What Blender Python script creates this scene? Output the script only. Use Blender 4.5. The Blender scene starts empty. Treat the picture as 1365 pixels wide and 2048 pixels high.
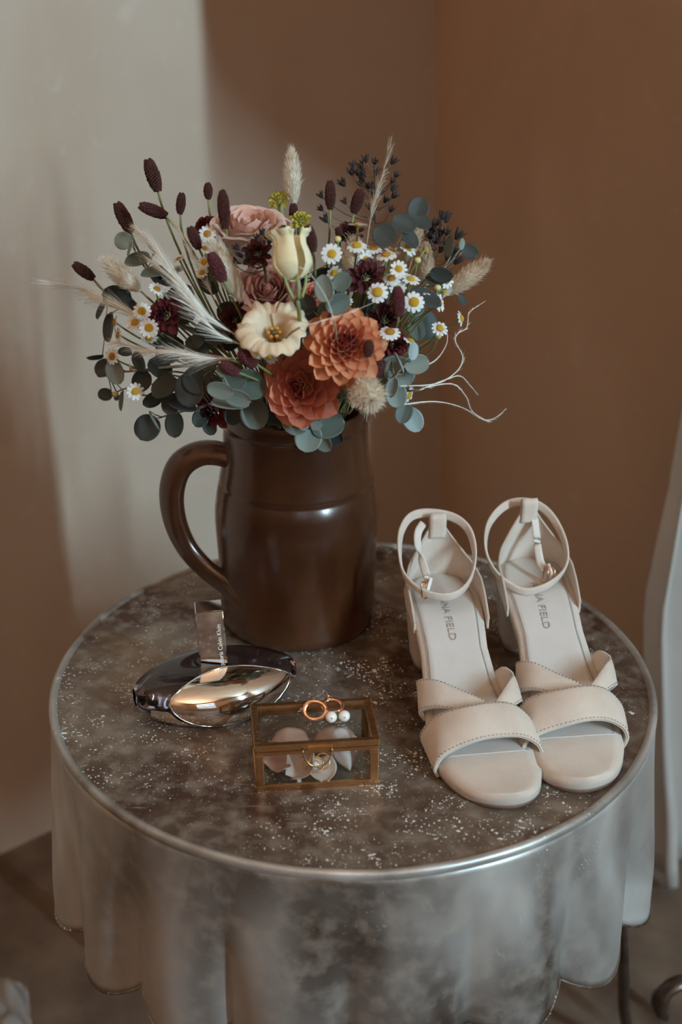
import bpy, bmesh, math, random
from mathutils import Vector, Matrix, noise
random.seed(7)
SC = bpy.context.scene
COL = SC.collection
rad = math.radians
# ------------------------------------------------------------------ camera, world, light, exposure
PITCH = rad(25.65); FPX = 2048 * 50 / 36
CAM = Vector((-0.009, -0.93, 1.088))
cd = bpy.data.cameras.new('camera'); cam = bpy.data.objects.new('camera', cd); COL.objects.link(cam)
cam.location = CAM; cam.rotation_euler = (math.pi / 2 - PITCH, 0, 0)
cd.sensor_fit = 'VERTICAL'; cd.sensor_height = 36; cd.sensor_width = 24; cd.lens = 50; cd.clip_start = .01
cd.dof.use_dof = True; cd.dof.focus_distance = 1.03; cd.dof.aperture_fstop = 4.5
SC.camera = cam
SC.view_settings.view_transform = 'Standard'; SC.view_settings.look = 'None'
SC.view_settings.gamma = 1; SC.view_settings.use_curve_mapping = False
SC.view_settings.exposure = 0.0
w = bpy.data.worlds.new('world'); SC.world = w; w.use_nodes = True
w.node_tree.nodes['Background'].inputs[0].default_value = (.62, .74, .9, 1)
w.node_tree.nodes['Background'].inputs[1].default_value = 1.0
# room frame: corner PC, U runs along the left wall into the corner, V along the right wall away from it
PC = Vector((.117, .848, 0)); UU = Vector((.766, .643, 0)); VV = Vector((.643, -.766, 0))
ROOM_U, ROOM_V, ROOM_H = 3.6, 3.4, 2.8
def room(u, v, z): return PC + UU * u + VV * v + Vector((0, 0, z))
WIN1 = (-.475, -.345, 1.15, 2.65)          # u0,u1,z0,z1 of the tall narrow window
WIN2 = (-2.9, -1.75, 1.0, 2.5)           # wide window further along the same wall
def window_light(name, win, power, col, tilt=0., spread=180):
    u0, u1, z0, z1 = win
    l = bpy.data.lights.new(name, 'AREA'); l.shape = 'RECTANGLE'; l.size = u1 - u0; l.size_y = z1 - z0
    l.energy = power; l.color = col; l.spread = rad(spread)
    o = bpy.data.objects.new(name, l); COL.objects.link(o)
    o.location = room((u0 + u1) / 2, ROOM_V + .16, (z0 + z1) / 2)
    zax = (VV * math.cos(tilt) - Vector((0, 0, math.sin(tilt)))).normalized(); xax = Vector((0, 0, 1)).cross(zax).normalized(); yax = zax.cross(xax)
    o.rotation_euler = Matrix((xax, yax, zax)).transposed().to_euler()
window_light('daylight_narrow', WIN1, 250, (.55, .84, 1.0))              # sky light through the tall narrow window
window_light('warm_ceiling_fill', WIN2, 88, (1.0, .90, .76), rad(38), 100)   # added warm fill lamp behind the wide window, thrown up to the ceiling

# ------------------------------------------------------------------ pixel helpers (photo pixel -> point in the room)
RT = Vector((1, 0, 0)); FW = Vector((0, math.cos(PITCH), -math.sin(PITCH))); UP = Vector((0, math.sin(PITCH), math.cos(PITCH)))
def ray(x, y): return FW + RT * ((x - 682.5) / FPX) - UP * ((y - 1024) / FPX)
def ony(x, y, Y): d = ray(x, y); return CAM + d * ((Y - CAM.y) / d.y)
def onz(x, y, z=.5): d = ray(x, y); return CAM + d * ((z - CAM.z) / d.z)
def mpp(p): return (p - CAM).dot(FW) / FPX       # metres per photo pixel at point p
TC = (-FW)                                       # towards the camera
def idir(ax, ay, t=0.): return (RT * ax - UP * ay + TC * t).normalized()

# ------------------------------------------------------------------ materials
MATS = {}
def nodes_of(name):
    m = bpy.data.materials.new(name); m.use_nodes = True; nt = m.node_tree
    return m, nt, nt.nodes['Principled BSDF']
def mat(name, col, rough=.6, metal=0., col2=None, scale=60., bump=0., bscale=None, coat=0., sheen=0., trans=0., ior=1.5, detail=4, lo=.35, hi=.65, rough2=None, stretch=None, translucent=0., sss=0.):
    if name in MATS: return MATS[name]
    m, nt, b = nodes_of(name); N, L = nt.nodes, nt.links
    b.inputs['Base Color'].default_value = (*col, 1); b.inputs['Roughness'].default_value = rough; b.inputs['Metallic'].default_value = metal
    b.inputs['IOR'].default_value = ior
    if coat: b.inputs['Coat Weight'].default_value = coat; b.inputs['Coat Roughness'].default_value = .22 if name.startswith('brown') else .08
    if sheen: b.inputs['Sheen Weight'].default_value = sheen; b.inputs['Sheen Roughness'].default_value = .5
    if trans: b.inputs['Transmission Weight'].default_value = trans
    if sss: b.inputs['Subsurface Weight'].default_value = sss; b.inputs['Subsurface Radius'].default_value = (.006, .004, .003); b.inputs['Subsurface Scale'].default_value = .5
    tc = N.new('ShaderNodeTexCoord'); src = tc.outputs['Object']
    if stretch:
        mp = N.new('ShaderNodeMapping'); mp.inputs['Scale'].default_value = stretch; L.new(src, mp.inputs[0]); src = mp.outputs[0]
    if col2 or rough2 is not None:
        n = N.new('ShaderNodeTexNoise'); n.inputs['Scale'].default_value = scale; n.inputs['Detail'].default_value = detail; L.new(src, n.inputs['Vector'])
        r = N.new('ShaderNodeMapRange'); r.inputs[1].default_value = lo; r.inputs[2].default_value = hi; L.new(n.outputs[0], r.inputs[0])
        if col2:
            x = N.new('ShaderNodeMix'); x.data_type = 'RGBA'; x.inputs[6].default_value = (*col, 1); x.inputs[7].default_value = (*col2, 1)
            L.new(r.outputs[0], x.inputs[0]); L.new(x.outputs[2], b.inputs['Base Color'])
        if rough2 is not None:
            q = N.new('ShaderNodeMapRange'); q.inputs[3].default_value = rough; q.inputs[4].default_value = rough2
            L.new(r.outputs[0], q.inputs[0]); L.new(q.outputs[0], b.inputs['Roughness'])
    if bump:
        n2 = N.new('ShaderNodeTexNoise'); n2.inputs['Scale'].default_value = bscale or scale * 4; n2.inputs['Detail'].default_value = 5; L.new(src, n2.inputs['Vector'])
        bp = N.new('ShaderNodeBump'); bp.inputs['Strength'].default_value = bump; bp.inputs['Distance'].default_value = .002
        L.new(n2.outputs[0], bp.inputs['Height']); L.new(bp.outputs[0], b.inputs['Normal'])
    if translucent:
        t = N.new('ShaderNodeBsdfTranslucent'); t.inputs[0].default_value = (*[min(1, c * 1.1) for c in col], 1)
        if col2: L.new(x.outputs[2], t.inputs[0])
        mx = N.new('ShaderNodeMixShader'); mx.inputs[0].default_value = translucent
        out = N['Material Output']; L.new(b.outputs[0], mx.inputs[1]); L.new(t.outputs[0], mx.inputs[2]); L.new(mx.outputs[0], out.inputs[0])
    MATS[name] = m
    return m

def mat_pane(name, tint=(.93, .95, .94), refl=1.0):
    m, nt, b = nodes_of(name); N, L = nt.nodes, nt.links; N.remove(b)
    t = N.new('ShaderNodeBsdfTransparent'); t.inputs[0].default_value = (*tint, 1)
    g = N.new('ShaderNodeBsdfGlossy'); g.inputs['Roughness'].default_value = .02
    f = N.new('ShaderNodeLayerWeight'); pw = N.new('ShaderNodeMath'); pw.operation = 'POWER'; pw.inputs[1].default_value = 5; L.new(f.outputs['Facing'], pw.inputs[0])
    k = N.new('ShaderNodeMath'); k.operation = 'MULTIPLY_ADD'; k.inputs[1].default_value = .9 * refl; k.inputs[2].default_value = .045 * refl; L.new(pw.outputs[0], k.inputs[0])
    mx = N.new('ShaderNodeMixShader'); L.new(k.outputs[0], mx.inputs[0]); L.new(t.outputs[0], mx.inputs[1]); L.new(g.outputs[0], mx.inputs[2])
    L.new(mx.outputs[0], N['Material Output'].inputs[0]); return m

def mat_wall(name, c1, c2, c3):
    m, nt, b = nodes_of(name); N, L = nt.nodes, nt.links
    tc = N.new('ShaderNodeTexCoord')
    n = N.new('ShaderNodeTexNoise'); n.inputs['Scale'].default_value = 2.6; n.inputs['Detail'].default_value = 6; n.inputs['Distortion'].default_value = .6
    mp = N.new('ShaderNodeMapping'); mp.inputs['Scale'].default_value = (1.6, 1.6, .7); L.new(tc.outputs['Object'], mp.inputs[0]); L.new(mp.outputs[0], n.inputs['Vector'])
    r = N.new('ShaderNodeValToRGB'); r.color_ramp.elements[0].position = .3; r.color_ramp.elements[0].color = (*c1, 1)
    r.color_ramp.elements[1].position = .72; r.color_ramp.elements[1].color = (*c2, 1); L.new(n.outputs[0], r.inputs[0])
    n2 = N.new('ShaderNodeTexNoise'); n2.inputs['Scale'].default_value = 38; n2.inputs['Detail'].default_value = 6; L.new(tc.outputs['Object'], n2.inputs['Vector'])
    r2 = N.new('ShaderNodeMapRange'); r2.inputs[1].default_value = .62; r2.inputs[2].default_value = .78; L.new(n2.outputs[0], r2.inputs[0])
    mul = N.new('ShaderNodeMath'); mul.operation = 'MULTIPLY'; mul.inputs[1].default_value = .35; L.new(r2.outputs[0], mul.inputs[0])
    x = N.new('ShaderNodeMix'); x.data_type = 'RGBA'; L.new(mul.outputs[0], x.inputs[0]); L.new(r.outputs[0], x.inputs[6]); x.inputs[7].default_value = (*c3, 1)
    L.new(x.outputs[2], b.inputs['Base Color']); b.inputs['Roughness'].default_value = .62
    n3 = N.new('ShaderNodeTexNoise'); n3.inputs['Scale'].default_value = 14; n3.inputs['Detail'].default_value = 8; L.new(tc.outputs['Object'], n3.inputs['Vector'])
    bp = N.new('ShaderNodeBump'); bp.inputs['Strength'].default_value = .35; bp.inputs['Distance'].default_value = .006; L.new(n3.outputs[0], bp.inputs['Height']); L.new(bp.outputs[0], b.inputs['Normal'])
    return m

def mat_table(name, amount=1., dark=(.078, .036, .020), light=(.245, .190, .145), metal=.45, zs=1., shift=(0, 0, 0), bs=9):
    m, nt, b = nodes_of(name); N, L = nt.nodes, nt.links
    tc = N.new('ShaderNodeTexCoord'); P = tc.outputs['Object']
    def nz(s, d=5, dist=0., vec=P):
        n = N.new('ShaderNodeTexNoise'); n.inputs['Scale'].default_value = s; n.inputs['Detail'].default_value = d; n.inputs['Distortion'].default_value = dist; L.new(vec, n.inputs['Vector']); return n.outputs[0]
    def rng(v, a, c, lo=0., hi=1.):
        r = N.new('ShaderNodeMapRange'); r.inputs[1].default_value = a; r.inputs[2].default_value = c; r.inputs[3].default_value = lo; r.inputs[4].default_value = hi; L.new(v, r.inputs[0]); return r.outputs[0]
    def mth(op, a, c):
        k = N.new('ShaderNodeMath'); k.operation = op
        for i, q in enumerate((a, c)):
            if isinstance(q, (int, float)): k.inputs[i].default_value = q
            else: L.new(q, k.inputs[i])
        return k.outputs[0]
    def mix(f, a, c):
        x = N.new('ShaderNodeMix'); x.data_type = 'RGBA'; L.new(f, x.inputs[0])
        for i, q in ((6, a), (7, c)):
            if isinstance(q, tuple): x.inputs[i].default_value = (*q, 1)
            else: L.new(q, x.inputs[i])
        return x.outputs[2]
    smp = N.new('ShaderNodeMapping'); smp.inputs['Scale'].default_value = (1, 1, zs); smp.inputs['Location'].default_value = shift; L.new(P, smp.inputs[0])
    blot = rng(nz(bs, 6 if bs > 8 else 3, .8, smp.outputs[0]), .38, .64)
    col = mix(blot, dark, light)
    fine = rng(nz(70, 6), .45, .7)
    col = mix(mth('MULTIPLY', fine, .45), col, (.47, .42, .36))
    # paint splashes: small spots and hair-thin scratches, thicker in some zones
    zone = mth('MULTIPLY', rng(nz(7, 2), .36, .62, .25 * amount, 1.15 * amount), rng(nz(34, 3), .36, .62, .25, 1.1))
    def spots(scale, thr):
        v = N.new('ShaderNodeTexVoronoi'); v.inputs['Scale'].default_value = scale; v.inputs['Randomness'].default_value = 1
        wv = N.new('ShaderNodeVectorMath'); wv.operation = 'ADD'; L.new(P, wv.inputs[0])
        nn = N.new('ShaderNodeTexNoise'); nn.inputs['Scale'].default_value = scale * .9; nn.inputs['Detail'].default_value = 3; L.new(P, nn.inputs['Vector'])
        sc = N.new('ShaderNodeVectorMath'); sc.operation = 'SCALE'; sc.inputs['Scale'].default_value = 1.2 / scale; L.new(nn.outputs['Color'], sc.inputs[0]); L.new(sc.outputs[0], wv.inputs[1])
        L.new(wv.outputs[0], v.inputs['Vector'])
        cr = N.new('ShaderNodeSeparateColor'); L.new(v.outputs['Color'], cr.inputs[0])
        size = mth('MULTIPLY', mth('MULTIPLY', mth('POWER', cr.outputs[0], 3.), zone), thr)
        return rng(mth('SUBTRACT', size, v.outputs['Distance']), 0., .05)
    sp = mth('MAXIMUM', spots(600, .58), mth('MAXIMUM', spots(260, .36), spots(75, .19)))
    mp = N.new('ShaderNodeMapping'); mp.inputs['Rotation'].default_value = (0, 0, .7); mp.inputs['Scale'].default_value = (1, 14, 1); L.new(P, mp.inputs[0])
    scr = rng(nz(46, 2, .3, mp.outputs[0]), .71, .76)
    mp2 = N.new('ShaderNodeMapping'); mp2.inputs['Rotation'].default_value = (0, 0, -.9); mp2.inputs['Scale'].default_value = (1, 16, 1); L.new(P, mp2.inputs[0])
    scr2 = rng(nz(60, 2, .3, mp2.outputs[0]), .72, .77)
    scr = mth('MULTIPLY', mth('MULTIPLY', mth('MAXIMUM', scr, scr2), zone), .85)
    paint = mth('MAXIMUM', sp, scr)
    col = mix(paint, col, (.74, .75, .73))
    L.new(col, b.inputs['Base Color'])
    L.new(mth('MULTIPLY', mth('SUBTRACT', 1., paint), metal), b.inputs['Metallic'])
    L.new(mth('ADD', rng(nz(11, 5), .3, .7, .30, .50), mth('MULTIPLY', paint, .25)), b.inputs['Roughness'])
    bp = N.new('ShaderNodeBump'); bp.inputs['Strength'].default_value = .25; bp.inputs['Distance'].default_value = .002
    L.new(mth('ADD', nz(16, 4), mth('MULTIPLY', paint, .25)), bp.inputs['Height']); L.new(bp.outputs[0], b.inputs['Normal'])
    return m

def mat_floor(name):
    m = mat(name, (.10, .066, .045), .75, 0, (.19, .135, .095), 14, .5, 180, detail=7)
    return m

# ------------------------------------------------------------------ mesh helpers
ORG = {}
def reg(o, parent):
    COL.objects.link(o)
    if parent is not None: o.parent = parent; ORG[o.name] = ORG[parent.name]
    return o
def tag(o, label, cat, group=None, kind=None):
    if label: o['label'] = label
    if cat: o['category'] = cat
    if group: o['group'] = group
    if kind: o['kind'] = kind
    return o
def thing(name, loc, label, cat, group=None):
    o = bpy.data.objects.new(name, None); o.empty_display_size = .01; COL.objects.link(o); o.location = loc
    ORG[o.name] = Vector(loc); return tag(o, label, cat, group)
def mesh_from(V, F, m, smooth=True, name='mesh'):
    me = bpy.data.meshes.new(name); me.from_pydata([tuple(v) for v in V], [], F); me.materials.append(m)
    if smooth: me.polygons.foreach_set('use_smooth', [True] * len(me.polygons))
    me.update(); return me
def part(name, VF, m, parent, smooth=True, label=None):
    V, F = VF; off = ORG[parent.name] if parent is not None else Vector((0, 0, 0))
    me = mesh_from([Vector(v) - off for v in V], F, m, smooth, name)
    o = bpy.data.objects.new(name, me); reg(o, parent)
    if parent is None: ORG[o.name] = Vector((0, 0, 0))
    if label: o['label'] = label
    return o
def solo(name, VF, m, label, cat, loc, group=None, smooth=True):
    V, F = VF; loc = Vector(loc)
    me = mesh_from([Vector(v) - loc for v in V], F, m, smooth, name); o = bpy.data.objects.new(name, me); COL.objects.link(o); o.location = loc
    ORG[o.name] = loc; return tag(o, label, cat, group)
def inst(name, me, M, parent):
    o = bpy.data.objects.new(name, me); reg(o, parent)
    o.matrix_basis = Matrix.Translation(-ORG[parent.name]) @ M; return o
def merge(*parts):
    V, F = [], []
    for v, f in parts:
        n = len(V); V += list(v); F += [tuple(i + n for i in q) for q in f]
    return V, F
def grid(fn, nu, nv, cu=False, cv=False):
    V = [Vector(fn(i / (nu if cu else nu - 1), j / (nv if cv else nv - 1))) for i in range(nu) for j in range(nv)]
    F = []
    for i in range(nu if cu else nu - 1):
        for j in range(nv if cv else nv - 1):
            a, b2 = i, (i + 1) % nu; c, d = j, (j + 1) % nv
            F.append((a * nv + c, b2 * nv + c, b2 * nv + d, a * nv + d))
    return V, F
def lathe(prof, n=64, c=(0, 0, 0)):
    c = Vector(c)
    return grid(lambda u, v: c + Vector((math.cos(u * math.tau), math.sin(u * math.tau), 0)) * prof[round(v * (len(prof) - 1))][0] + Vector((0, 0, prof[round(v * (len(prof) - 1))][1])), n, len(prof), True)
def cr(P, n, closed=False):
    P = [Vector(p) for p in P]; k = len(P); out = []
    seg = k if closed else k - 1
    for q in range(n):
        t = q / (n if closed else n - 1) * seg; i = min(int(t), seg - 1); f = t - i
        g = (lambda j: P[j % k]) if closed else (lambda j: P[max(0, min(k - 1, j))])
        a, b2, c, d = g(i - 1), g(i), g(i + 1), g(i + 2)
        out.append(.5 * ((2 * b2) + (c - a) * f + (2 * a - 5 * b2 + 4 * c - d) * f * f + (3 * b2 - a - 3 * c + d) * f ** 3))
    return out
def lerp_list(L_, n):
    out = []
    for q in range(n):
        t = q / (n - 1) * (len(L_) - 1); i = min(int(t), len(L_) - 2); out.append(L_[i] + (L_[i + 1] - L_[i]) * (t - i))
    return out
def frames(P, closed=False, up=None):
    n = len(P); T = []
    for i in range(n):
        a = P[(i - 1) % n] if closed or i > 0 else P[i]; b2 = P[(i + 1) % n] if closed or i < n - 1 else P[i]
        t = (b2 - a); T.append(t.normalized() if t.length > 1e-9 else Vector((0, 0, 1)))
    nrm = up.copy() if up else (Vector((0, 0, 1)) if abs(T[0].z) < .9 else Vector((1, 0, 0))); R_ = []
    for t in T:
        nrm = (nrm - t * nrm.dot(t)); nrm = nrm.normalized() if nrm.length > 1e-6 else t.orthogonal().normalized()
        R_.append((t, nrm.copy(), t.cross(nrm)))
    return R_
def tube(P, r, n=6, closed=False, flat=None, up=None, caps=True):
    P = [Vector(p) for p in P]; fr = frames(P, closed, up); V = []; m = len(P)
    rr = r if isinstance(r, (list, tuple)) else [r] * m
    fl = flat if flat else 1.
    for p, (t, a, b2), q in zip(P, fr, rr):
        for k in range(n):
            th = k * math.tau / n + math.pi / n; V.append(p + a * math.cos(th) * q + b2 * math.sin(th) * q * fl)
    F = []
    for i in range(m if closed else m - 1):
        for k in range(n):
            i2 = (i + 1) % m; F.append((i * n + k, i * n + (k + 1) % n, i2 * n + (k + 1) % n, i2 * n + k))
    if caps and not closed: F.append(tuple(range(n))[::-1]); F.append(tuple(range((m - 1) * n, m * n)))
    return V, F
def box(c, s, M=None, bev=0.):
    bm = bmesh.new(); bmesh.ops.create_cube(bm, size=1)
    for v in bm.verts: v.co = Vector((v.co.x * s[0], v.co.y * s[1], v.co.z * s[2]))
    if bev: bmesh.ops.bevel(bm, geom=bm.edges[:], offset=bev, segments=2, affect='EDGES', profile=.6)
    bm.verts.index_update(); c = Vector(c); V = [((M @ v.co) if M else v.co) + c for v in bm.verts]; F = [tuple(v.index for v in f.verts) for f in bm.faces]; bm.free(); return V, F
def ico(c, r, sub=2, sc=(1, 1, 1), M=None):
    bm = bmesh.new(); bmesh.ops.create_icosphere(bm, subdivisions=sub, radius=1)
    bm.verts.index_update(); V = []
    for v in bm.verts:
        q = Vector((v.co.x * sc[0], v.co.y * sc[1], v.co.z * sc[2])) * r
        V.append(Vector(c) + (M @ q if M else q))
    F = [tuple(v.index for v in f.verts) for f in bm.faces]; bm.free(); return V, F
def thick(VF, t, both=False):
    V, F = VF; bm = bmesh.new(); vs = [bm.verts.new(v) for v in V]
    for f in F: bm.faces.new([vs[i] for i in f])
    bmesh.ops.recalc_face_normals(bm, faces=bm.faces[:]); bmesh.ops.solidify(bm, geom=bm.faces[:], thickness=t)
    bm.verts.index_update(); V2 = [v.co.copy() for v in bm.verts]; F2 = [tuple(v.index for v in f.verts) for f in bm.faces]; bm.free(); return V2, F2
def basis(z, x=None):
    z = Vector(z).normalized(); x = Vector(x) if x is not None else (RT if abs(z.x) < .9 else UP)
    x = (x - z * x.dot(z)); x = x.normalized() if x.length > 1e-6 else z.orthogonal().normalized(); y = z.cross(x)
    return Matrix((x, y, z)).transposed()
def mtx(loc, B, s=(1, 1, 1)):
    if isinstance(s, (int, float)): s = (s, s, s)
    return Matrix.Translation(loc) @ B.to_4x4() @ Matrix.Diagonal((*s, 1))
def smooth01(x): x = max(0, min(1, x)); return x * x * (3 - 2 * x)
def interp(T, x):
    for (a, b2), (c, d) in zip(T, T[1:]):
        if x <= c: return b2 + (d - b2) * (0 if c == a else max(0, (x - a)) / (c - a))
    return T[-1][1]
def sinterp(T, x):
    for (a, b2), (c, d) in zip(T, T[1:]):
        if x <= c: return b2 + (d - b2) * smooth01((x - a) / (c - a))
    return T[-1][1]
def text_mesh(body, size, extrude=.0002):
    c = bpy.data.curves.new('lettering', 'FONT'); c.body = body; c.size = size; c.extrude = extrude; c.align_x = 'CENTER'; c.align_y = 'CENTER'; c.resolution_u = 3
    o = bpy.data.objects.new('lettering_src', c); COL.objects.link(o)
    dg = bpy.context.evaluated_depsgraph_get(); me = bpy.data.meshes.new_from_object(o.evaluated_get(dg))
    V = [v.co.copy() for v in me.vertices]; F = [tuple(p.vertices) for p in me.polygons]
    bpy.data.objects.remove(o); bpy.data.curves.remove(c); bpy.data.meshes.remove(me); return V, F

# ================================================================== THE ROOM
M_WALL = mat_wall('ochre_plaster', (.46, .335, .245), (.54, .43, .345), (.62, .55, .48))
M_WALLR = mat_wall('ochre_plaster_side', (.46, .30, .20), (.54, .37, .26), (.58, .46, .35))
M_PLAIN = mat('pale_plaster', (.47, .325, .225), .85, 0, (.53, .38, .27), 3, .2, 30)
def quadwall(a, b2, c, d, n=24):   # a-b bottom, d-c top
    return grid(lambda u, v: a.lerp(b2, u).lerp(d.lerp(c, u), v), n, n)
def lean(z): return -.062 * (z - .55)        # hand-plastered corner is not plumb
def struct(name, VF, m, parent=None, smooth=False):
    o = part(name, VF, m, parent, smooth)
    if parent is None: o['kind'] = 'structure'
    return o
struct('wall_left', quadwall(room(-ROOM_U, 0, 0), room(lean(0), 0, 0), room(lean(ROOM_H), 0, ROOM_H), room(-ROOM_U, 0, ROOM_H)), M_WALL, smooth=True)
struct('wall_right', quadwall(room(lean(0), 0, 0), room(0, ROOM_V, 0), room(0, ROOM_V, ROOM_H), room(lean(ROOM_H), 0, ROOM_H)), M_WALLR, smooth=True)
struct('wall_back', quadwall(room(-ROOM_U, ROOM_V, 0), room(-ROOM_U, 0, 0), room(-ROOM_U, 0, ROOM_H), room(-ROOM_U, ROOM_V, ROOM_H)), M_PLAIN)
struct('floor', quadwall(room(-ROOM_U, 0, 0), room(.3, 0, 0), room(.3, ROOM_V, 0), room(-ROOM_U, ROOM_V, 0), 4), mat_floor('dark_speckled_concrete'))
struct('ceiling', quadwall(room(-ROOM_U, 0, ROOM_H), room(.3, 0, ROOM_H), room(.3, ROOM_V, ROOM_H), room(-ROOM_U, ROOM_V, ROOM_H), 4), M_PLAIN)
def panel(u0, u1, z0, z1, v0=ROOM_V, v1=ROOM_V + .15):
    P = [room(u, v, z) for z in (z0, z1) for v in (v0, v1) for u in (u0, u1)]
    return P, [(0, 1, 3, 2), (4, 6, 7, 5), (0, 4, 5, 1), (2, 3, 7, 6), (0, 2, 6, 4), (1, 5, 7, 3)]
ps = []; edges = [-ROOM_U, WIN2[0], WIN2[1], WIN1[0], WIN1[1], .0]
for i in range(5):
    u0, u1 = edges[i], edges[i + 1]; wn = WIN2 if i == 1 else WIN1 if i == 3 else None
    if wn: ps += [panel(u0, u1, 0, wn[2]), panel(u0, u1, wn[3], ROOM_H)]
    else: ps.append(panel(u0, u1, 0, ROOM_H))
struct('wall_front', merge(*ps), M_PLAIN)
M_FRAME = mat('white_window_paint', (.8, .8, .78), .5)
for k, wn in enumerate((WIN1, WIN2)):
    u0, u1, z0, z1 = wn; f = .035; a, b2 = ROOM_V + .03, ROOM_V + .08
    o = struct('window_%d' % (k + 1), merge(panel(u0, u0 + f, z0, z1, a, b2), panel(u1 - f, u1, z0, z1, a, b2), panel(u0, u1, z0, z0 + f, a, b2), panel(u0, u1, z1 - f, z1, a, b2)), M_FRAME)
    part('transom_bar', panel(u0, u1, z0 + .62 * (z1 - z0), z0 + .62 * (z1 - z0) + .03, a, b2), M_FRAME, o, False)
    if k == 1: part('mullion', panel((u0 + u1) / 2 - .02, (u0 + u1) / 2 + .02, z0, z1, a, b2), M_FRAME, o, False)

# ================================================================== TABLE
TZ, TR = .5, .2285
M_TAB = mat_table('worn_zinc'); M_SKIRT = mat_table('worn_zinc_skirt', .45, (.075, .050, .036), (.55, .54, .52), .35, .5, (.31, .12, .2), 7)
M_IRON = mat('dark_wrought_iron', (.10, .075, .06), .35, .85, (.16, .12, .10), 60, .2, 200)
tab = thing('side_table', (0, 0, 0), 'round worn zinc side table shaped like a draped cloth', 'table')
top_prof = [(.0001, .0), (.06, .0), (.12, .0), (.18, .0), (.21, .0), (.2205, .0), (.2240, .0004)]
rim_prof = [(.2232, -.003), (.2236, .0004), (.2252, .0017), (.2272, .0023), (.2290, .0016), (.2300, -.0004), (.2298, -.0026), (.2288, -.0050)]
V, F = lathe(top_prof, 128, (0, 0, TZ))
V = [v + Vector((0, 0, .0007 * noise.noise(v * 14) if math.hypot(v.x, v.y) > .16 else 0)) for v in V]
part('tabletop', (V, F), M_TAB, tab)
M_RIM = mat_table('bare_zinc_rim', .6, (.22, .19, .165), (.62, .61, .59), .5)
V, F = lathe(rim_prof, 160, (0, 0, TZ)); V = [v + Vector((0, 0, .0005 * noise.noise(v * 30))) for v in V]
part('rim', (V, F), M_RIM, tab)
NF = 18
def skirt(u, v):
    th = u * math.tau; ph = th * NF / 2 + .157 + .10 * math.sin(th * 3 + 1.)
    lobe = abs(math.cos(ph)) ** .9
    drop = v * (.140 + .017 * lobe + .006 * math.sin(th * 2 + .5))
    r = .2290 + .004 * math.sin(v * 3) * .5 + .006 * v + (lobe - .60) * .015 * smooth01(v * 1.15) + .0018 * noise.noise(Vector((math.cos(th) * 4, math.sin(th) * 4, v * 3)))
    return Vector((r * math.cos(th), r * math.sin(th), TZ - .003 - drop))
part('skirt', thick(grid(skirt, 400, 26, True), .0012), M_SKIRT, tab)
part('hem_bead', tube([skirt(i / 400, 1.0) for i in range(400)], .0011, 6, True), M_TAB, tab)
def leg_path(az):
    d = Vector((math.cos(az), math.sin(az), 0)); pr = [(.13, .492), (.18, .475), (.205, .42), (.222, .34), (.243, .26), (.259, .19), (.269, .12), (.274, .075), (.284, .04), (.300, .018), (.325, .012), (.350, .024), (.364, .048), (.362, .074), (.346, .090), (.326, .091), (.314, .080), (.312, .066), (.318, .056)]
    return cr([d * r + Vector((0, 0, z)) for r, z in pr], 70)
for az in (18, 138, 258):
    P_ = leg_path(rad(az)); tang = Vector((-math.sin(rad(az)), math.cos(rad(az)), 0))
    rr = [.0048 if i < 60 else .0048 + .0016 * math.sin((i - 60) / 9 * math.pi) for i in range(70)]
    part('leg', tube(P_, rr, 8, flat=1.9, up=tang.cross(Vector((0, 0, 1)))), M_IRON, tab)

# ================================================================== CURTAIN
M_CUR = mat('pale_linen', (.66, .61, .57), .9, 0, (.60, .55, .51), 9, .3, 900, sheen=.3, translucent=.25)
def curtain(u, v):
    z = .012 + v * 2.6
    lead = cr_edge(z)                                   # leading edge position
    wd = Vector((.62, .785, 0)); wn = Vector((.785, -.62, 0))
    span = .36 * (1 - .25 * math.exp(-((z - .72) / .16) ** 2))
    amp = .022 * (1 - .4 * math.exp(-((z - .72) / .16) ** 2)) * smooth01(u * 8 + .35)
    p = Vector((lead[0], lead[1], z)) + wd * (u * span) + wn * (amp * math.sin(u * 34 + 1.2 + .4 * math.sin(z * 5)) + .008 * math.sin(u * 71 + z * 3))
    if v == 0: p.z += .004 * math.sin(u * 40)
    return p
EDGE = [(0, .352, .335), (.10, .342, .335), (.20, .326, .335), (.36, .307, .335), (.50, .3145, .335), (.60, .3235, .335), (.72, .340, .335), (.80, .345, .28), (.86, .325, .18), (.92, .287, .10), (1.0, .276, .09), (2.7, .276, .09)]
def cr_edge(z):
    return (interp([(e[0], e[1]) for e in EDGE], z), interp([(e[0], e[2]) for e in EDGE], z))
solo('curtain', thick(grid(curtain, 90, 80), .0015), M_CUR, 'pale linen curtain hanging at the right edge beside the table', 'curtain', (.36, .34, 0))

# clear plastic scrap on the floor
def scrap(u, v):
    p = onz(-35 + 92 * u + 12 * v, 1972 + 110 * v + 10 * u, 0)
    return p + Vector((0, 0, .004 + .018 * abs(noise.noise(Vector((u * 3.1, v * 2.7, 2.2)))) + .01 * (1 - abs(2 * u - 1))))
M_FILM = mat('clear_plastic_film', (.8, .8, .8), .15, 0, trans=.0)
m_, nt_, b_ = nodes_of('cloudy_plastic_film'); tr_ = nt_.nodes.new('ShaderNodeBsdfTransparent'); mx_ = nt_.nodes.new('ShaderNodeMixShader'); mx_.inputs[0].default_value = .28
b_.inputs['Base Color'].default_value = (.8, .8, .8, 1); b_.inputs['Roughness'].default_value = .2
nt_.links.new(tr_.outputs[0], mx_.inputs[1]); nt_.links.new(b_.outputs[0], mx_.inputs[2]); nt_.links.new(mx_.outputs[0], nt_.nodes['Material Output'].inputs[0])
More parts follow.
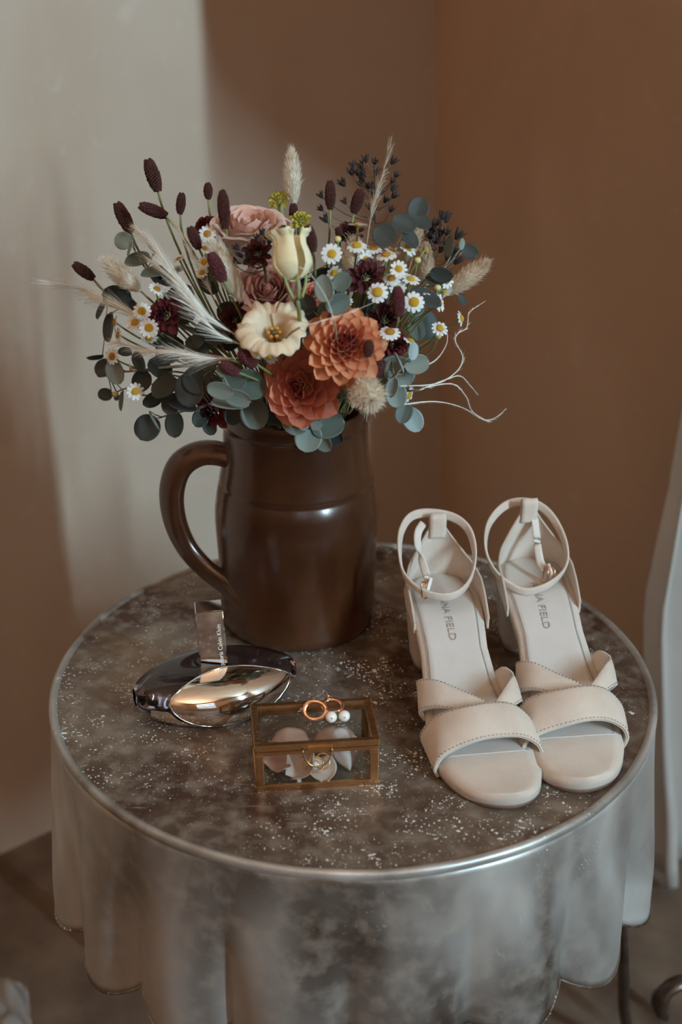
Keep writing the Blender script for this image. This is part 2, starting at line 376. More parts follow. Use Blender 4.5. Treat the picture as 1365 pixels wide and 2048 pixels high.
solo('plastic_scrap', grid(scrap, 14, 14), m_, 'crumpled clear plastic scrap lying on the dark floor', 'plastic scrap', onz(20, 2010, 0), smooth=False)

# ================================================================== JUG
JX, JY = -.0445, .096
M_JUG = mat('brown_salt_glaze', (.022, .0065, .0030), .22, .25, (.105, .034, .011), 6, .25, 60, detail=7, rough2=.32, lo=.3, hi=.75, coat=1.)
jug = thing('stoneware_jug', (JX, JY, TZ), 'brown glazed stoneware jug with loop handle holding the bouquet', 'jug')
prof = [(.0001, .0), (.055, .0), (.0595, .001), (.0620, .004), (.0628, .010), (.0632, .03), (.0640, .06), (.0650, .080), (.0655, .094), (.0650, .104), (.0636, .114), (.0616, .1240), (.0604, .1258), (.0610, .1278), (.0604, .131), (.0586, .140), (.0572, .152), (.0568, .164), (.0564, .172), (.0562, .1752), (.0572, .1765), (.0578, .179), (.0576, .184), (.0570, .1885), (.0560, .190), (.0545, .1885), (.0535, .180), (.0530, .16), (.058, .11), (.0585, .03), (.052, .008), (.0001, .006)]
part('body', lathe(prof, 96, (JX, JY, TZ)), M_JUG, jug)
hp = [ony(500, 985, .070), ony(488, 940, .074), ony(455, 912, .080), ony(405, 906, .085), ony(362, 930, .086), ony(344, 980, .086), ony(350, 1040, .086), ony(374, 1095, .084), ony(412, 1138, .078), ony(452, 1168, .070), ony(480, 1200, .058), ony(494, 1222, .052)]
hpts = cr(hp, 60); fr = frames(hpts, up=Vector((.2, -1, .2)))
V, F = [], []; n = 16
hr = [.0072, .0080, .0085, .0092, .0100, .0102, .0098, .0092, .0088, .0090, .0085, .0045]
for i, (p, (t, a, b2)) in enumerate(zip(hpts, fr)):
    q = i / 59 * 11; k = min(int(q), 10); r = hr[k] + (hr[k + 1] - hr[k]) * (q - k)
    for j in range(n):
        th = j / n * math.tau; g = 1 - .16 * max(0, math.cos(th)) ** 6 - .05 * max(0, -math.cos(th)) ** 4
        V.append(p + a * math.cos(th) * r * .82 * g + b2 * math.sin(th) * r * 1.12)
for i in range(59):
    for j in range(n): F.append((i * n + j, i * n + (j + 1) % n, (i + 1) * n + (j + 1) % n, (i + 1) * n + j))
F += [tuple(range(n))[::-1], tuple(range(59 * n, 60 * n))]
part('handle', (V, F), M_JUG, jug)
p = ony(617, 1080, JY - .0635); part('glaze_chip', ico(p, .0016, 2, (1, .35, 1.2)), mat('bare_clay', (.42, .22, .10), .6), jug)

# ================================================================== PERFUME BOTTLE
M_CHROME = mat('polished_silver', (.80, .79, .77), .06, 1.)
M_VGL = mat('violet_glass', (.26, .235, .31), .02, 0, trans=1., ior=1.48, coat=.5)
pa = onz(268, 1432, .5); pb = onz(592, 1372, .5)
PO = (onz(272, 1440) + onz(590, 1378)) / 2; pax = (onz(590, 1378) - onz(272, 1440)); PLEN = pax.length / 2; pax.normalize(); pay = Vector((0, 0, 1)).cross(pax)
perf = thing('perfume_bottle', PO, 'silver and violet glass perfume bottle lying on its curved side', 'perfume bottle')
def pf(a, phi, off=0.):      # a -1..1 along, phi 0 = front, 90 = top
    k = max(0., 1 - a * a)
    dep = .0285 * k ** .8 + .0055; hgt = .0150 * k ** .5 + .0048; zc = .0175 + .004 * abs(a) ** 2 - .002
    y0 = .006 * k
    c_, s_ = math.cos(phi), math.sin(phi)
    e = .85
    yy = -math.copysign(abs(c_) ** e, c_) * (dep + off) + y0 * (s_ + .3) * 1.2
    zz = zc + math.copysign(abs(s_) ** e, s_) * (hgt + off)
    zz = max(zz, .0)
    xx = a * PLEN
    return PO + pax * xx + pay * yy + Vector((0, 0, zz))
def pfa(u): return math.sin((u - .5) * math.pi)
part('glass_body', grid(lambda u, v: pf(pfa(u) * .995, v * math.tau), 48, 40, False, True), M_VGL, perf)
def eye(u, v):
    a = -.66 + 1.54 * u; k = (4 * u * (1 - u)) ** .62
    mid = rad(12); phi = mid + (v - .5) * rad(112) * k
    return pf(a, phi, .0008 + .0022 * k * math.sin(v * math.pi))
part('silver_face', grid(eye, 40, 18), M_CHROME, perf)
def lip(u, v):
    a = -.86 + 1.82 * u; uu = min(1, max(0, (a + .66) / 1.54)); k = (4 * uu * (1 - uu)) ** .62 if 0 < uu < 1 else 0
    top = rad(12) - .5 * rad(112) * k - rad(2); top = min(top, rad(8)) - rad(14) * (1 - 4 * u * (1 - u))
    bot = rad(-88); return pf(a, bot + (top - bot) * v, .0007)
part('silver_base', grid(lip, 44, 14), M_CHROME, perf)
part('seam_rim', tube([eye(i / 39, 1) for i in range(40)] + [eye(1 - i / 39, 0) for i in range(40)], .00055, 5, True), M_CHROME, perf)
cb = ony(430, 1343, -.032); ctp = ony(416.5, 1205, -.032)
cax = (ctp - cb).normalized(); hgt = (ctp - cb).length
B = basis(cax, pax.lerp(RT, .62)); 
capM = B
cc = cb + cax * (hgt / 2) + B @ Vector((0, .0020, -.009))
part('cap', box(cc, (.0205, .0170, hgt + .010), capM, .0009), M_CHROME, perf, False)
tv, tf = text_mesh('euphoria Calvin Klein', .0045, .00008)
def onface(v): return cc + capM @ Vector((.0058 - v.y, -.0170 / 2 - .0001 - v.z * .5, v.x + .0035))
part('lettering', ([onface(v) for v in tv], tf), mat('etched_silver', (.93, .93, .92), .5, .3), perf, False)

# ================================================================== GLASS JEWELLERY BOX
M_BRASS = mat('antique_brass', (.50, .305, .15), .26, 1., (.60, .38, .20), 120, .15, 300)
M_PANE = mat_pane('clear_glass', (.96, .975, .97), 1.0)
b0 = onz(513, 1584); b1 = onz(757, 1568); bx_ = (b1 - b0); BW = bx_.length; bx_.normalize(); by_ = Vector((0, 0, 1)).cross(bx_); BD, BH = .051, .037
bxr = thing('glass_jewellery_box', b0 + bx_ * BW / 2 + by_ * BD / 2, 'small brass-framed glass jewellery box holding petals and rings', 'box')
def BP(x, y, z): return b0 + bx_ * x + by_ * y + Vector((0, 0, z))
BM = Matrix((bx_, by_, Vector((0, 0, 1)))).transposed()
def bar(name, x0, x1, y0, y1, z0, z1, par, bev=.0004): return part(name, box(BP((x0 + x1) / 2, (y0 + y1) / 2, (z0 + z1) / 2), (x1 - x0, y1 - y0, z1 - z0), BM, bev), M_BRASS, par, False)
e = .0042; h1 = .0315
for y in (0, BD - .0022): bar('bottom_bar', -.001, BW + .001, y, y + .0022, .0, e, bxr); bar('upper_bar', 0, BW, y, y + .002, h1 - .0028, h1, bxr)
for x in (0, BW - .0022): bar('bottom_bar', x, x + .0022, .0022, BD - .0022, 0, e * .8, bxr); bar('upper_bar', x, x + .002, .002, BD - .002, h1 - .0028, h1, bxr)
for x in (0, BW - .0056):
    bar('corner_post', x, x + .0056, -.0003, .0014, e, h1 - .0028, bxr); bar('corner_post', x, x + .0056, BD - .0014, BD, e, h1 - .0028, bxr)
for x in (0, BW - .0014):
    bar('corner_post', x, x + .0014, .0014, .0056, e, h1 - .0028, bxr); bar('corner_post', x, x + .0014, BD - .0056, BD - .0014, e, h1 - .0028, bxr)
def pane(name, x0, x1, y0, y1, z0, z1, par): return part(name, box(BP((x0 + x1) / 2, (y0 + y1) / 2, (z0 + z1) / 2), (x1 - x0, y1 - y0, z1 - z0), BM), M_PANE, par, False)
pane('front_pane', .001, BW - .001, .0005, .0014, .002, h1 - .001, bxr); pane('back_pane', .001, BW - .001, BD - .0014, BD - .0005, .002, h1 - .001, bxr)
pane('side_pane', .0005, .0013, .001, BD - .001, .002, h1 - .001, bxr); pane('side_pane', BW - .0013, BW - .0005, .001, BD - .001, .002, h1 - .001, bxr)
pane('bottom_pane', .001, BW - .001, .001, BD - .001, .0006, .0014, bxr)
lid = bar('lid', -.0006, BW + .0006, -.0006, .0036, h1 + .0008, BH, bxr)     # the lid: front rail with its other rails, pane and pull as pieces
bar('lid_rail', -.0006, BW + .0006, BD - .0036, BD + .0006, h1 + .0008, BH, lid); bar('lid_rail', -.0006, .0042, .0036, BD - .0036, h1 + .0008, BH, lid); bar('lid_rail', BW - .0042, BW + .0006, .0036, BD - .0036, h1 + .0008, BH, lid)
pane('lid_pane', .003, BW - .003, .003, BD - .003, BH - .0022, BH - .0012, lid)
bar('hinge', BW * .42, BW * .62, -.002, -.0004, h1 + .0002, h1 + .0034, lid)
rx = BW * .50; part('pull_ring', tube([BP(rx - .0098 * math.cos(t), -.0022 - .006 * math.sin(t) * .4, h1 + .0018 - .0125 * math.sin(t)) for t in [i / 24 * math.pi for i in range(25)]], .00075, 8), M_BRASS, lid)
# petals in the box
M_PET = mat('blush_petal', (.72, .50, .42), .6, 0, (.66, .40, .31), 70, sheen=.2, translucent=.25, stretch=(1, 1, 3))
M_PET2 = mat('cream_petal', (.78, .64, .55), .6, 0, (.70, .55, .50), 70, translucent=.25, stretch=(1, 3, 1))
M_PET3 = mat('mauve_petal', (.70, .58, .58), .55, 0, (.76, .68, .60), 60, translucent=.25)
def shellpetal(c, B, w_, l_, cup, m, label, curl=.3):
    def fn(u, v):
        s = (u - .5) * 2; ww = w_ * (math.sin(min(1, v * 1.02 + .06) * math.pi * .72) ** .8)
        x = s * ww; y = (v - .45) * l_ - .12 * l_ * s * s * v
        z = cup * (s * s * .9 + ((v - .4) * 1.6) ** 2) - cup * .3 + .0012 * math.sin(s * 5 + v * 4) * v
        return c + B @ Vector((x, y, z))
    V, F = thick(grid(fn, 15, 15), .0003)
    zmin = min(v.z for v in V); dz = max(0, TZ + .0022 - zmin); V = [v + Vector((0, 0, dz)) for v in V]
    return solo('flower_petal', (V, F), m, label, 'petal', c, 'loose petals inside the glass box')
shellpetal(BP(.020, .020, .012), basis(idir(-.75, -.1, .65), Vector((.3, .2, 1))), .011, .024, .006, M_PET, 'pale pink petal standing at the left end inside the glass box')
shellpetal(BP(.027, .030, .014), basis(idir(.15, -.35, .9), Vector((1, 0, 0))), .014, .026, -.005, M_PET, 'tan blush petal with a split tip near the back of the glass box')
shellpetal(BP(.033, .013, .009), basis(idir(-.5, -.3, .8), Vector((.8, -.2, -.5))), .012, .026, .007, M_PET2, 'curled cream petal below the pull ring inside the glass box')
shellpetal(BP(.058, .027, .014), basis(idir(.1, -.45, .9), Vector((1, 0, .1))), .0165, .027, -.007, M_PET, 'large domed pink petal under the two pearls inside the glass box')
shellpetal(BP(.062, .014, .0095), basis(idir(.2, .25, .9), Vector((1, .1, .25))), .0085, .032, -.005, M_PET3, 'mauve white petal lying along the right front of the glass box').rotation_euler = (0, 0, 0)
shellpetal(BP(.046, .010, .006), basis(idir(.1, -.6, .7), Vector((1, .2, 0))), .010, .020, .003, M_PET2, 'flat cream petal under the gold rings inside the glass box')
# rings in the box
M_GOLD = mat('yellow_gold', (.86, .55, .25), .14, 1.)
M_RGOLD = mat('rose_gold', (.86, .50, .33), .12, 1.)
M_OPAL = mat('milky_opal', (.80, .84, .80), .15, 0, (.70, .80, .82), 300, coat=.6)
M_PEARL = mat('pearl', (.88, .85, .81), .16, 0, coat=.7, sss=.2)
def ringpts(c, B, r, n=36): return [c + B @ Vector((r * math.cos(i / n * math.tau), r * math.sin(i / n * math.tau), 0)) for i in range(n)]
r1 = thing('finger_ring', BP(.0415, .008, .0098), 'plain-banded gold ring with a pear-shaped opal inside the glass box', 'ring', 'rings inside the glass box')
c = BP(.0415, .008, .0135); B = basis(idir(.05, -.15, .9)); part('band', tube(ringpts(c, B, .0052), .0007, 8, True), M_GOLD, r1)
part('setting', tube(ringpts(c + B @ Vector((-.0008, .0005, .0028)), B, .0024, 20), .0004, 6, True), M_GOLD, r1); part('opal', ico(c + B @ Vector((-.0008, -.0003, .0028)), .0022, 2, (.8, 1.35, .6), B), M_OPAL, r1)
r2 = thing('finger_ring', BP(.036, .013, .0095), 'gold leaf-twined ring leaning behind the opal ring in the box', 'ring', 'rings inside the glass box')
c = BP(.0355, .0125, .0142); B = basis(idir(-.75, -.35, .5)); part('band', tube(ringpts(c, B, .0052), .0006, 8, True), M_GOLD, r2)
for k in range(6):
    t = rad(50 + k * 22); q = c + B @ Vector((.0056 * math.cos(t), .0056 * math.sin(t), .001 * (-1) ** k)); part('leaf', ico(q, .0014, 1, (.5, 1.2, .35), basis(idir(.3, -.5, .7 if k % 2 else -.4))), M_GOLD, r2)
r3 = thing('finger_ring', BP(.046, .014, .0095), 'thin gold band overlapping the opal ring on its right', 'ring', 'rings inside the glass box')
c = BP(.0465, .0115, .0135); B = basis(idir(.5, -.1, .8)); part('band', tube(ringpts(c, B, .0056), .0005, 8, True), M_GOLD, r3)
solo('clear_cube', box(BP(.0295, .004, .0036), (.0028, .0028, .0028), BM, .0003), mat('frosted_clear', (.75, .78, .78), .15, 0, trans=.4), 'tiny clear cube at the front bottom of the glass box', 'bead', BP(.0295, .004, .0022))
# earrings lying on the lid
def earring(label, hoop_c, B, rx_, ry_, pearl_c, post0, post1):
    t = thing('pearl_earring', Vector((hoop_c.x, hoop_c.y, TZ + BH)), label, 'earring', 'pearl drop earrings')
    pts = [hoop_c + B @ Vector((rx_ * math.cos(a) * (1 + .12 * math.cos(a + .6)), ry_ * math.sin(a), 0)) for a in [i / 40 * math.tau for i in range(40)]]
    part('hoop', tube(pts, .0012, 8, True, flat=1.3, up=B @ Vector((0, 0, 1))), M_RGOLD, t)
    part('pearl', ico(pearl_c, .0040, 3), M_PEARL, t); part('pearl_pin', ico(pearl_c + idir(.1, .1, 1) * .0039, .0007, 1), M_GOLD, t)
    part('link', tube([pts[2], (pts[2] + pearl_c) / 2 + Vector((0, 0, .001)), pearl_c], .0006, 6), M_RGOLD, t)
    part('post', tube([post0, post1], .00045, 6), M_CHROME, t); part('butterfly_back', merge(ico(post0.lerp(post1, .35), .0014, 2, (1, 1, 1.3)), ico(post0.lerp(post1, .12), .0016, 2)), M_RGOLD, t)
def lidpt(x, y, up=0.): return onz(x, y, TZ + BH + up)
earring('pearl earring with open rose-gold hoop lying left on the box lid', lidpt(629, 1420, .0055), basis(idir(.12, -.25, .95)), .0075, .0062, lidpt(663, 1434, .0042), lidpt(608, 1418, .004), lidpt(596, 1424, .003))
earring('pearl earring with upright pin post at the back of the box lid', lidpt(664, 1411, .0045), basis(idir(.0, -.75, .7)), .0066, .0056, lidpt(689, 1432, .0042), lidpt(659, 1401, .006), lidpt(653, 1378, .009))

# ================================================================== SANDALS
M_SUEDE = mat('beige_suede', (.61, .50, .415), .95, 0, (.69, .585, .50), 38, .35, 1500, sheen=.5, detail=6)
M_SUEDE2 = mat('beige_suede_edge', (.50, .40, .325), .95, 0, (.56, .46, .38), 38, .3, 1500, sheen=.4)
M_INS = mat('cream_insole_leather', (.62, .575, .545), .5, 0, (.57, .52, .485), 26, .1, 700)
M_LINE = mat('cream_lining', (.68, .62, .57), .7)
M_SOLE = mat('brown_outsole', (.22, .13, .09), .6)
M_THREAD = mat('dark_thread', (.30, .215, .17), .8)
M_STAMP = mat('grey_foil_stamp', (.36, .30, .27), .5)
M_ELAS = mat('white_elastic', (.8, .8, .79), .8)
HWL = [(0, .0), (.012, .0115), (.04, .0195), (.09, .0255), (.16, .0275), (.26, .0270), (.38, .0262), (.50, .0285), (.62, .0330), (.72, .0355), (.80, .0345), (.87, .0305), (.92, .0250), (.96, .0180), (.985, .0105), (1., .0)]
HWM = [(0, .0), (.012, .0115), (.04, .0195), (.09, .0255), (.16, .0275), (.26, .0260), (.38, .0235), (.50, .0255), (.62, .0315), (.72, .0350), (.80, .0352), (.87, .0325), (.92, .0275), (.96, .0205), (.985, .0125), (1., .0)]
ZB = [(0, .0605), (.16, .0590), (.26, .0555), (.40, .0400), (.54, .0225), (.66, .0130), (.78, .0110), (.92, .0115), (1., .0150)]
def zbed(u):
    P_ = ZB
    for i in range(len(P_) - 1):
        if u <= P_[i + 1][0]:
            a, b2 = P_[i], P_[i + 1]; f = (u - a[0]) / (b2[0] - a[0])
            m0 = (P_[i + 1][1] - P_[i - 1][1]) / (P_[i + 1][0] - P_[i - 1][0]) if i else 0; m1 = (P_[min(i + 2, len(P_) - 1)][1] - a[1]) / (P_[min(i + 2, len(P_) - 1)][0] - a[0])
            h = b2[0] - a[0]; return (2 * f ** 3 - 3 * f * f + 1) * a[1] + (f ** 3 - 2 * f * f + f) * h * m0 + (-2 * f ** 3 + 3 * f * f) * b2[1] + (f ** 3 - f * f) * h * m1
    return P_[-1][1]
def sandal(label, heel, toe, side, ring, inner, buckle, text_u):
    # side = +1: big-toe side is at the viewer's right
    heel = Vector(heel); toe = Vector(toe); ax = (toe - heel); LEN = ax.length; ax.normalize(); vr = Vector((0, 0, 1)).cross(ax)   # vr: viewer's right
    if vr.x < 0: vr = -vr
    root = thing('heeled_sandal', (heel + toe) / 2 + Vector((0, 0, TZ)), label, 'sandal', 'pair of beige suede sandals')
    def S(u, t, z): return Vector((heel.x, heel.y, TZ)) + ax * (u * LEN) + vr * t + Vector((0, 0, z))
    def hw(u, s):
        T_ = HWM if s * side > 0 else HWL
        if u > .78: return interp(T_, .78) * max(0., 1 - ((u - .78) / .22) ** 1.95) ** .5
        if u < .08: return interp(T_, .08) * max(0., 1 - ((.08 - u) / .08) ** 2) ** .5
        return interp(T_, u)
    def cl(u): return side * (.004 * smooth01((u - .5) / .4) + .005 * max(0, (u - .8) / .2) ** 1.5)       # toe swings to the big-toe side
    us = [.5 - .5 * math.cos(math.pi * i / 80) for i in range(81)]
    def slab(z0f, z1f, ins, u0=0., u1=1., nt=9, inset0=0.):
        def pt(u, s, k):   # k 0 top,1 bottom
            w_ = max(0, hw(u, s) - ins); return cl(u) + s * w_
        V, F = [], []; U_ = [u0 + (u1 - u0) * q for q in us]
        ringn = 2 * nt
        for u in U_:
            for j in range(nt):
                s = -1 + 2 * j / (nt - 1); V.append(S(u, pt(u, s, 0) if abs(s) > 1e-9 else cl(u), z1f(u, s)))
            for j in range(nt):
                s = 1 - 2 * j / (nt - 1); V.append(S(u, pt(u, s, 1) if abs(s) > 1e-9 else cl(u), z0f(u, s)))
        for i in range(len(U_) - 1):
            for j in range(ringn): F.append((i * ringn + j, i * ringn + (j + 1) % ringn, (i + 1) * ringn + (j + 1) % ringn, (i + 1) * ringn + j))
        if u0 > 0: F.append(tuple(range(ringn))[::-1])
        if u1 < 1: F.append(tuple(range((len(U_) - 1) * ringn, len(U_) * ringn)))
        bm = bmesh.new(); vs = [bm.verts.new(v) for v in V]
        for f in F: bm.faces.new([vs[i] for i in f])
        bmesh.ops.remove_doubles(bm, verts=bm.verts[:], dist=.00002); bmesh.ops.recalc_face_normals(bm, faces=bm.faces[:]); bm.verts.index_update()
        V = [v.co.copy() for v in bm.verts]; F = [tuple(v.index for v in f.verts) for f in bm.faces]; bm.free()
        return V, F
    dome = lambda u, s: zbed(u) + .0014 * s * s * (1 - smooth01((u - .6) / .2)) - .0012 * abs(s) ** 6
    part('footbed', slab(lambda u, s: max(.0022, zbed(u) - .0085 - .001 * smooth01((u - .6) * 5)), dome, 0), M_SUEDE, root)
    part('outsole', slab(lambda u, s: max(0., zbed(u) - .0105 - .002 * smooth01((u - .6) * 5)), lambda u, s: max(.0022, zbed(u) - .0086), .0012), M_SOLE, root)
    part('insole', slab(lambda u, s: dome(u, s) - .001, lambda u, s: dome(u, s * .88) + .0005 - .0005 * abs(s) ** 8, .0030, .008, .77), M_INS, root)
    # insole edge stitching
    for s in (-1, 1):
        part('insole_edge_line', tube([S(u, cl(u) + s * (hw(u, s) - .0050), dome(u, s * .86) + .0009) for u in [.05 + .72 * i / 50 for i in range(51)]], .00022, 4), M_THREAD, root)
    # block heel
    def heelfn(u, v):
        th = u * math.tau; zt = zbed(.1) - .008; z = v * zt
        k = .82 + .18 * v; c_, s_ = math.cos(th), math.sin(th)
        lx = math.copysign(abs(s_) ** .5, s_) * .0265 * k; ly = math.copysign(abs(c_) ** .55, c_)
        uu = .128 - .004 * (1 - v) + ly * (.114 if ly < 0 else .100) * (.84 + .16 * v)
        if ly > 0: zz = z * (zbed(uu) - .0085) / zt
        else: zz = z
        return S(uu, lx, zz + .0025 * (1 - v))
    V, F = grid(heelfn, 40, 10, True); F.append(tuple(i * 10 for i in range(40))[::-1]); part('block_heel', (V, F), M_SUEDE2, root)
    V, F = grid(lambda u, v: heelfn(u, 0) * 1 - Vector((0, 0, .0025 * (1 - v))), 40, 2, True); F.append(tuple(i * 2 for i in range(40))[::-1]); part('heel_tip', (V, F), M_SOLE, root)
    # heel counter: wall from one side round the back to the other
    UC = .30
    def outline(q):       # q -1..1 round the heel; returns u, t
        a = abs(q); s = -1 if q < 0 else 1
        # arc-length like mapping: back of heel at q=0
        th = a * math.pi / 2
        if a < .5:
            th = a / .5 * math.pi / 2; u = .09 * (1 - math.cos(th)); t = .0262 * math.sin(th)
        else: u = .09 + (UC - .09) * (a - .5) / .5; t = interp([(.09, .0262), (.16, .0280), (.30, .0275)], u)
        return u, s * t
    def counter(q, v, off=0.):
        u, t = outline(q); a = abs(q); h = .0025 + interp([(0, .046), (.08, .0445), (.2, .036), (.4, .0225), (.6, .014), (.8, .009), (1, .002)], a)
        zb = zbed(u) - .004; inw = 1 - .42 * v * (1 - smooth01((a - .15) / .5)) ; bk = .035 * v * (1 - a) ** 1.5
        return S(u + bk - off / LEN * (1 - a), t * inw + (off if q > 0 else -off) * min(1, a * 4) * 1., zb + (h + .004) * v)
    part('heel_counter', thick(grid(lambda u, v: counter(u * 2 - 1, v, .0012), 61, 12), .0016), M_SUEDE, root)
    part('counter_piping', tube([counter(i / 60 * 2 - 1, 1., .0006) for i in range(61)], .0011, 6), M_SUEDE2, root)
    # tab at the back, folded over the ankle strap
    tb = counter(0, 1.); tdir = vr; bk = -ax
    prof_ = [(.0018, -.012), (.0022, -.006), (.0032, .001), (.0030, .0055), (.0, .0080), (-.0032, .0055), (-.0034, -.001), (-.0022, -.012)]
    pp = cr([Vector((0, -y, z)) for y, z in prof_], 26)
    part('heel_tab', thick(grid(lambda u, v: tb + vr * ((u - .5) * .0125) + ax * (pp[round(v * 25)].y * -1) + Vector((0, 0, pp[round(v * 25)].z)), 5, 26), .0010), M_SUEDE, root)
    # ankle strap loop
    def strap(P_, wid, th_, closed, m, name, tw=None):
        n_ = 90 if closed else 40; pts = cr(P_, n_, closed); cen = sum(pts, Vector()) / len(pts)
        V, F = [], []
        for i, p_ in enumerate(pts):
            a = pts[(i - 1) % n_] if closed or i else pts[i]; b2 = pts[(i + 1) % n_] if closed or i < n_ - 1 else pts[i]
            t = (b2 - a).normalized(); o_ = (p_ - cen); o_.z = 0; o_ = (o_ - t * o_.dot(t)).normalized(); hgt_ = t.cross(o_).normalized()
            if hgt_.z < 0: hgt_ = -hgt_
            hgt_ = (hgt_ + o_ * .25).normalized(); o_ = (o_ - hgt_ * o_.dot(hgt_)).normalized()
            for k in range(10):
                an = k / 10 * math.tau; cx, sx = math.cos(an), math.sin(an)
                V.append(p_ + hgt_ * math.copysign(abs(cx) ** .6, cx) * wid / 2 + o_ * math.copysign(abs(sx) ** .6, sx) * th_ / 2)
        for i in range(n_ if closed else n_ - 1):
            for k in range(10): F.append((i * 10 + k, i * 10 + (k + 1) % 10, (i + 1) % n_ * 10 + (k + 1) % 10, (i + 1) % n_ * 10 + k))
        if not closed: F += [tuple(range(10))[::-1], tuple(range((n_ - 1) * 10, n_ * 10))]
        return part(name, (V, F), m, root)
    strap([ony(x, y, Y) for x, y, Y in ring], .0072, .0022, True, M_SUEDE, 'ankle_strap')
    strap([ony(x, y, Y) for x, y, Y in inner], .0062, .0018, False, M_LINE, 'buckle_strap')
    # buckle
    bc, bB = ony(*buckle[0]), basis(buckle[1], buckle[2])
    bp = [bc + bB @ Vector(q) for q in ((-.0065, -.0048, 0), (.0065, -.0048, 0), (.0065, .0048, 0), (-.0065, .0048, 0))]
    pts = []
    for i in range(4):
        a, b2 = bp[i], bp[(i + 1) % 4]; pts += [a.lerp(b2, .12), a.lerp(b2, .5), a.lerp(b2, .88)]
    bk_ = part('buckle', tube(pts, .00075, 6, True), M_RGOLD, root); part('prong', tube([bc + bB @ Vector((-.0065, 0, .0008)), bc + bB @ Vector((.007, .0004, .0014))], .0006, 6), M_RGOLD, bk_)
    part('elastic', tube([ony(inner[-1][0] + 6, inner[-1][1] - 12, inner[-1][2]), bc + Vector((.002, 0, .002)), bc + Vector((.001, 0, -.006))], .0024, 8, flat=.5), M_ELAS, root)
    # straps over the forefoot: lists of (u, t, z) for the back edge and the front edge
    def band(name, back, front, m, stitches, lift=0.):
        n_ = 46; A = cr([S(*q) for q in back], n_); Bq = cr([S(*q) for q in front], n_)
        def fn(u, v):
            i = round(u * (n_ - 1)); p_ = A[i].lerp(Bq[i], v); up_ = Vector((0, 0, .0025 * math.sin(v * math.pi) * math.sin(u * math.pi))); return p_ + up_
        VF = grid(fn, n_, 9); o = part(name, thick(VF, -.0017), m, root)
        part('edge_lining', thick(([v - Vector((0, 0, .0004)) for v in VF[0]], VF[1]), .0006), M_LINE, o)
        for v in stitches:
            P_ = []; st = []
            for i in range(n_): P_.append(fn(i / (n_ - 1), v))
            fine = cr(P_, 400); acc = 0; last = fine[0]
            for i in range(1, 400):
                acc += (fine[i] - last).length; last = fine[i]
                if acc > .0026:
                    acc = 0; nb = fine[min(i + 1, 399)]; i2 = i / 399
                    nn = (nb - fine[i - 1]).cross(fn(i2, min(1, v + .1)) - fn(i2, max(0, v - .1))); nn.normalize()
                    if nn.z < 0: nn = -nn
                    cen = S(.7, 0, .005)
                    if nn.dot(fine[i] - cen) < 0: nn = -nn
                    tt = (nb - fine[i - 1]).normalized(); st.append(box(fine[i] + nn * .0014, (.0012, .0005, .0014), basis(nn, tt)))
            so = part('stitching', merge(*st), M_THREAD, o, False); so['kind'] = 'stuff'
        return o
    k = side
    def z0(u): return zbed(u)
    # narrow straps: A starts at the outer side, B at the big-toe side; both run forward under the wide band
    def L_(u, f): return -(hw(u, -1) * f) + cl(u)
    def R_(u, f): return hw(u, 1) * f + cl(u)
    band('cross_strap', [(.49, L_(.49, 1.0), z0(.49) - .004), (.50, L_(.5, 1.16), .035), (.545, L_(.54, .78), .041), (.60, L_(.58, .25), .0385), (.66, .008, .0365), (.70, .018, .0325)],
         [(.585, L_(.58, 1.0), z0(.58) - .005), (.59, L_(.58, 1.12), .022), (.625, L_(.6, .78), .0295), (.665, L_(.62, .25), .0300), (.715, .008, .0285), (.745, .018, .0250)], M_SUEDE, (.06, .94))
    band('cross_strap', [(.45, R_(.45, 1.0), z0(.45) - .004), (.465, R_(.47, 1.22), z0(.47) + .006), (.52, R_(.52, 1.26), .039), (.585, R_(.56, 1.00), .0425), (.66, .016, .0375), (.70, .002, .0330)],
         [(.575, R_(.57, 1.0), z0(.57) - .005), (.58, R_(.58, 1.18), .020), (.62, R_(.6, 1.14), .029), (.665, R_(.62, .84), .0325), (.71, .012, .0300), (.745, -.004, .0250)], M_SUEDE, (.06, .94))
    band('toe_band', [(.65, L_(.66, 1.02), .0015), (.655, L_(.66, 1.12), .014), (.670, L_(.66, .80), .0305), (.695, -.003, .0400), (.690, R_(.68, .58), .0385), (.695, R_(.70, .98), .027), (.705, R_(.72, 1.12), .013), (.71, R_(.72, 1.03), .0015)],
         [(.81, L_(.81, 1.02), .0015), (.812, L_(.81, 1.08), .009), (.805, L_(.80, .84), .0190), (.798, -.002, .0272), (.79, R_(.79, .58), .0262), (.785, R_(.79, .96), .0185), (.785, R_(.79, 1.10), .0095), (.785, R_(.79, 1.03), .0015)], M_SUEDE, (.05, .95))
    # foil stamp
    tv, tf = text_mesh('ANNA FIELD', .0082, .00006)
    part('lettering', ([S(text_u + v.x / LEN, v.y * .95 - .001, dome(text_u + v.x / LEN, 0) + .0011 + v.z) for v in tv], tf), M_STAMP, root, False)
    return root
sandal('beige suede heeled sandal nearer the jug, left of the pair', (.0640, .0560, 0), (.0955, -.1665, 0), 1,
       [(856, 1026, .054), (822, 1034, .050), (803, 1064, .040), (800, 1105, .028), (807, 1145, .016), (828, 1172, .006), (862, 1190, -.001), (900, 1193, -.002), (930, 1176, .006), (947, 1142, .016), (949, 1098, .030), (936, 1058, .042), (905, 1034, .050)],
       [(848, 1046, .050), (837, 1064, .046), (836, 1090, .036), (844, 1120, .026), (853, 1148, .016), (857, 1168, .008)], ((852, 1180, .004), (.75, -.6, .2), (.1, .15, 1)), .25)
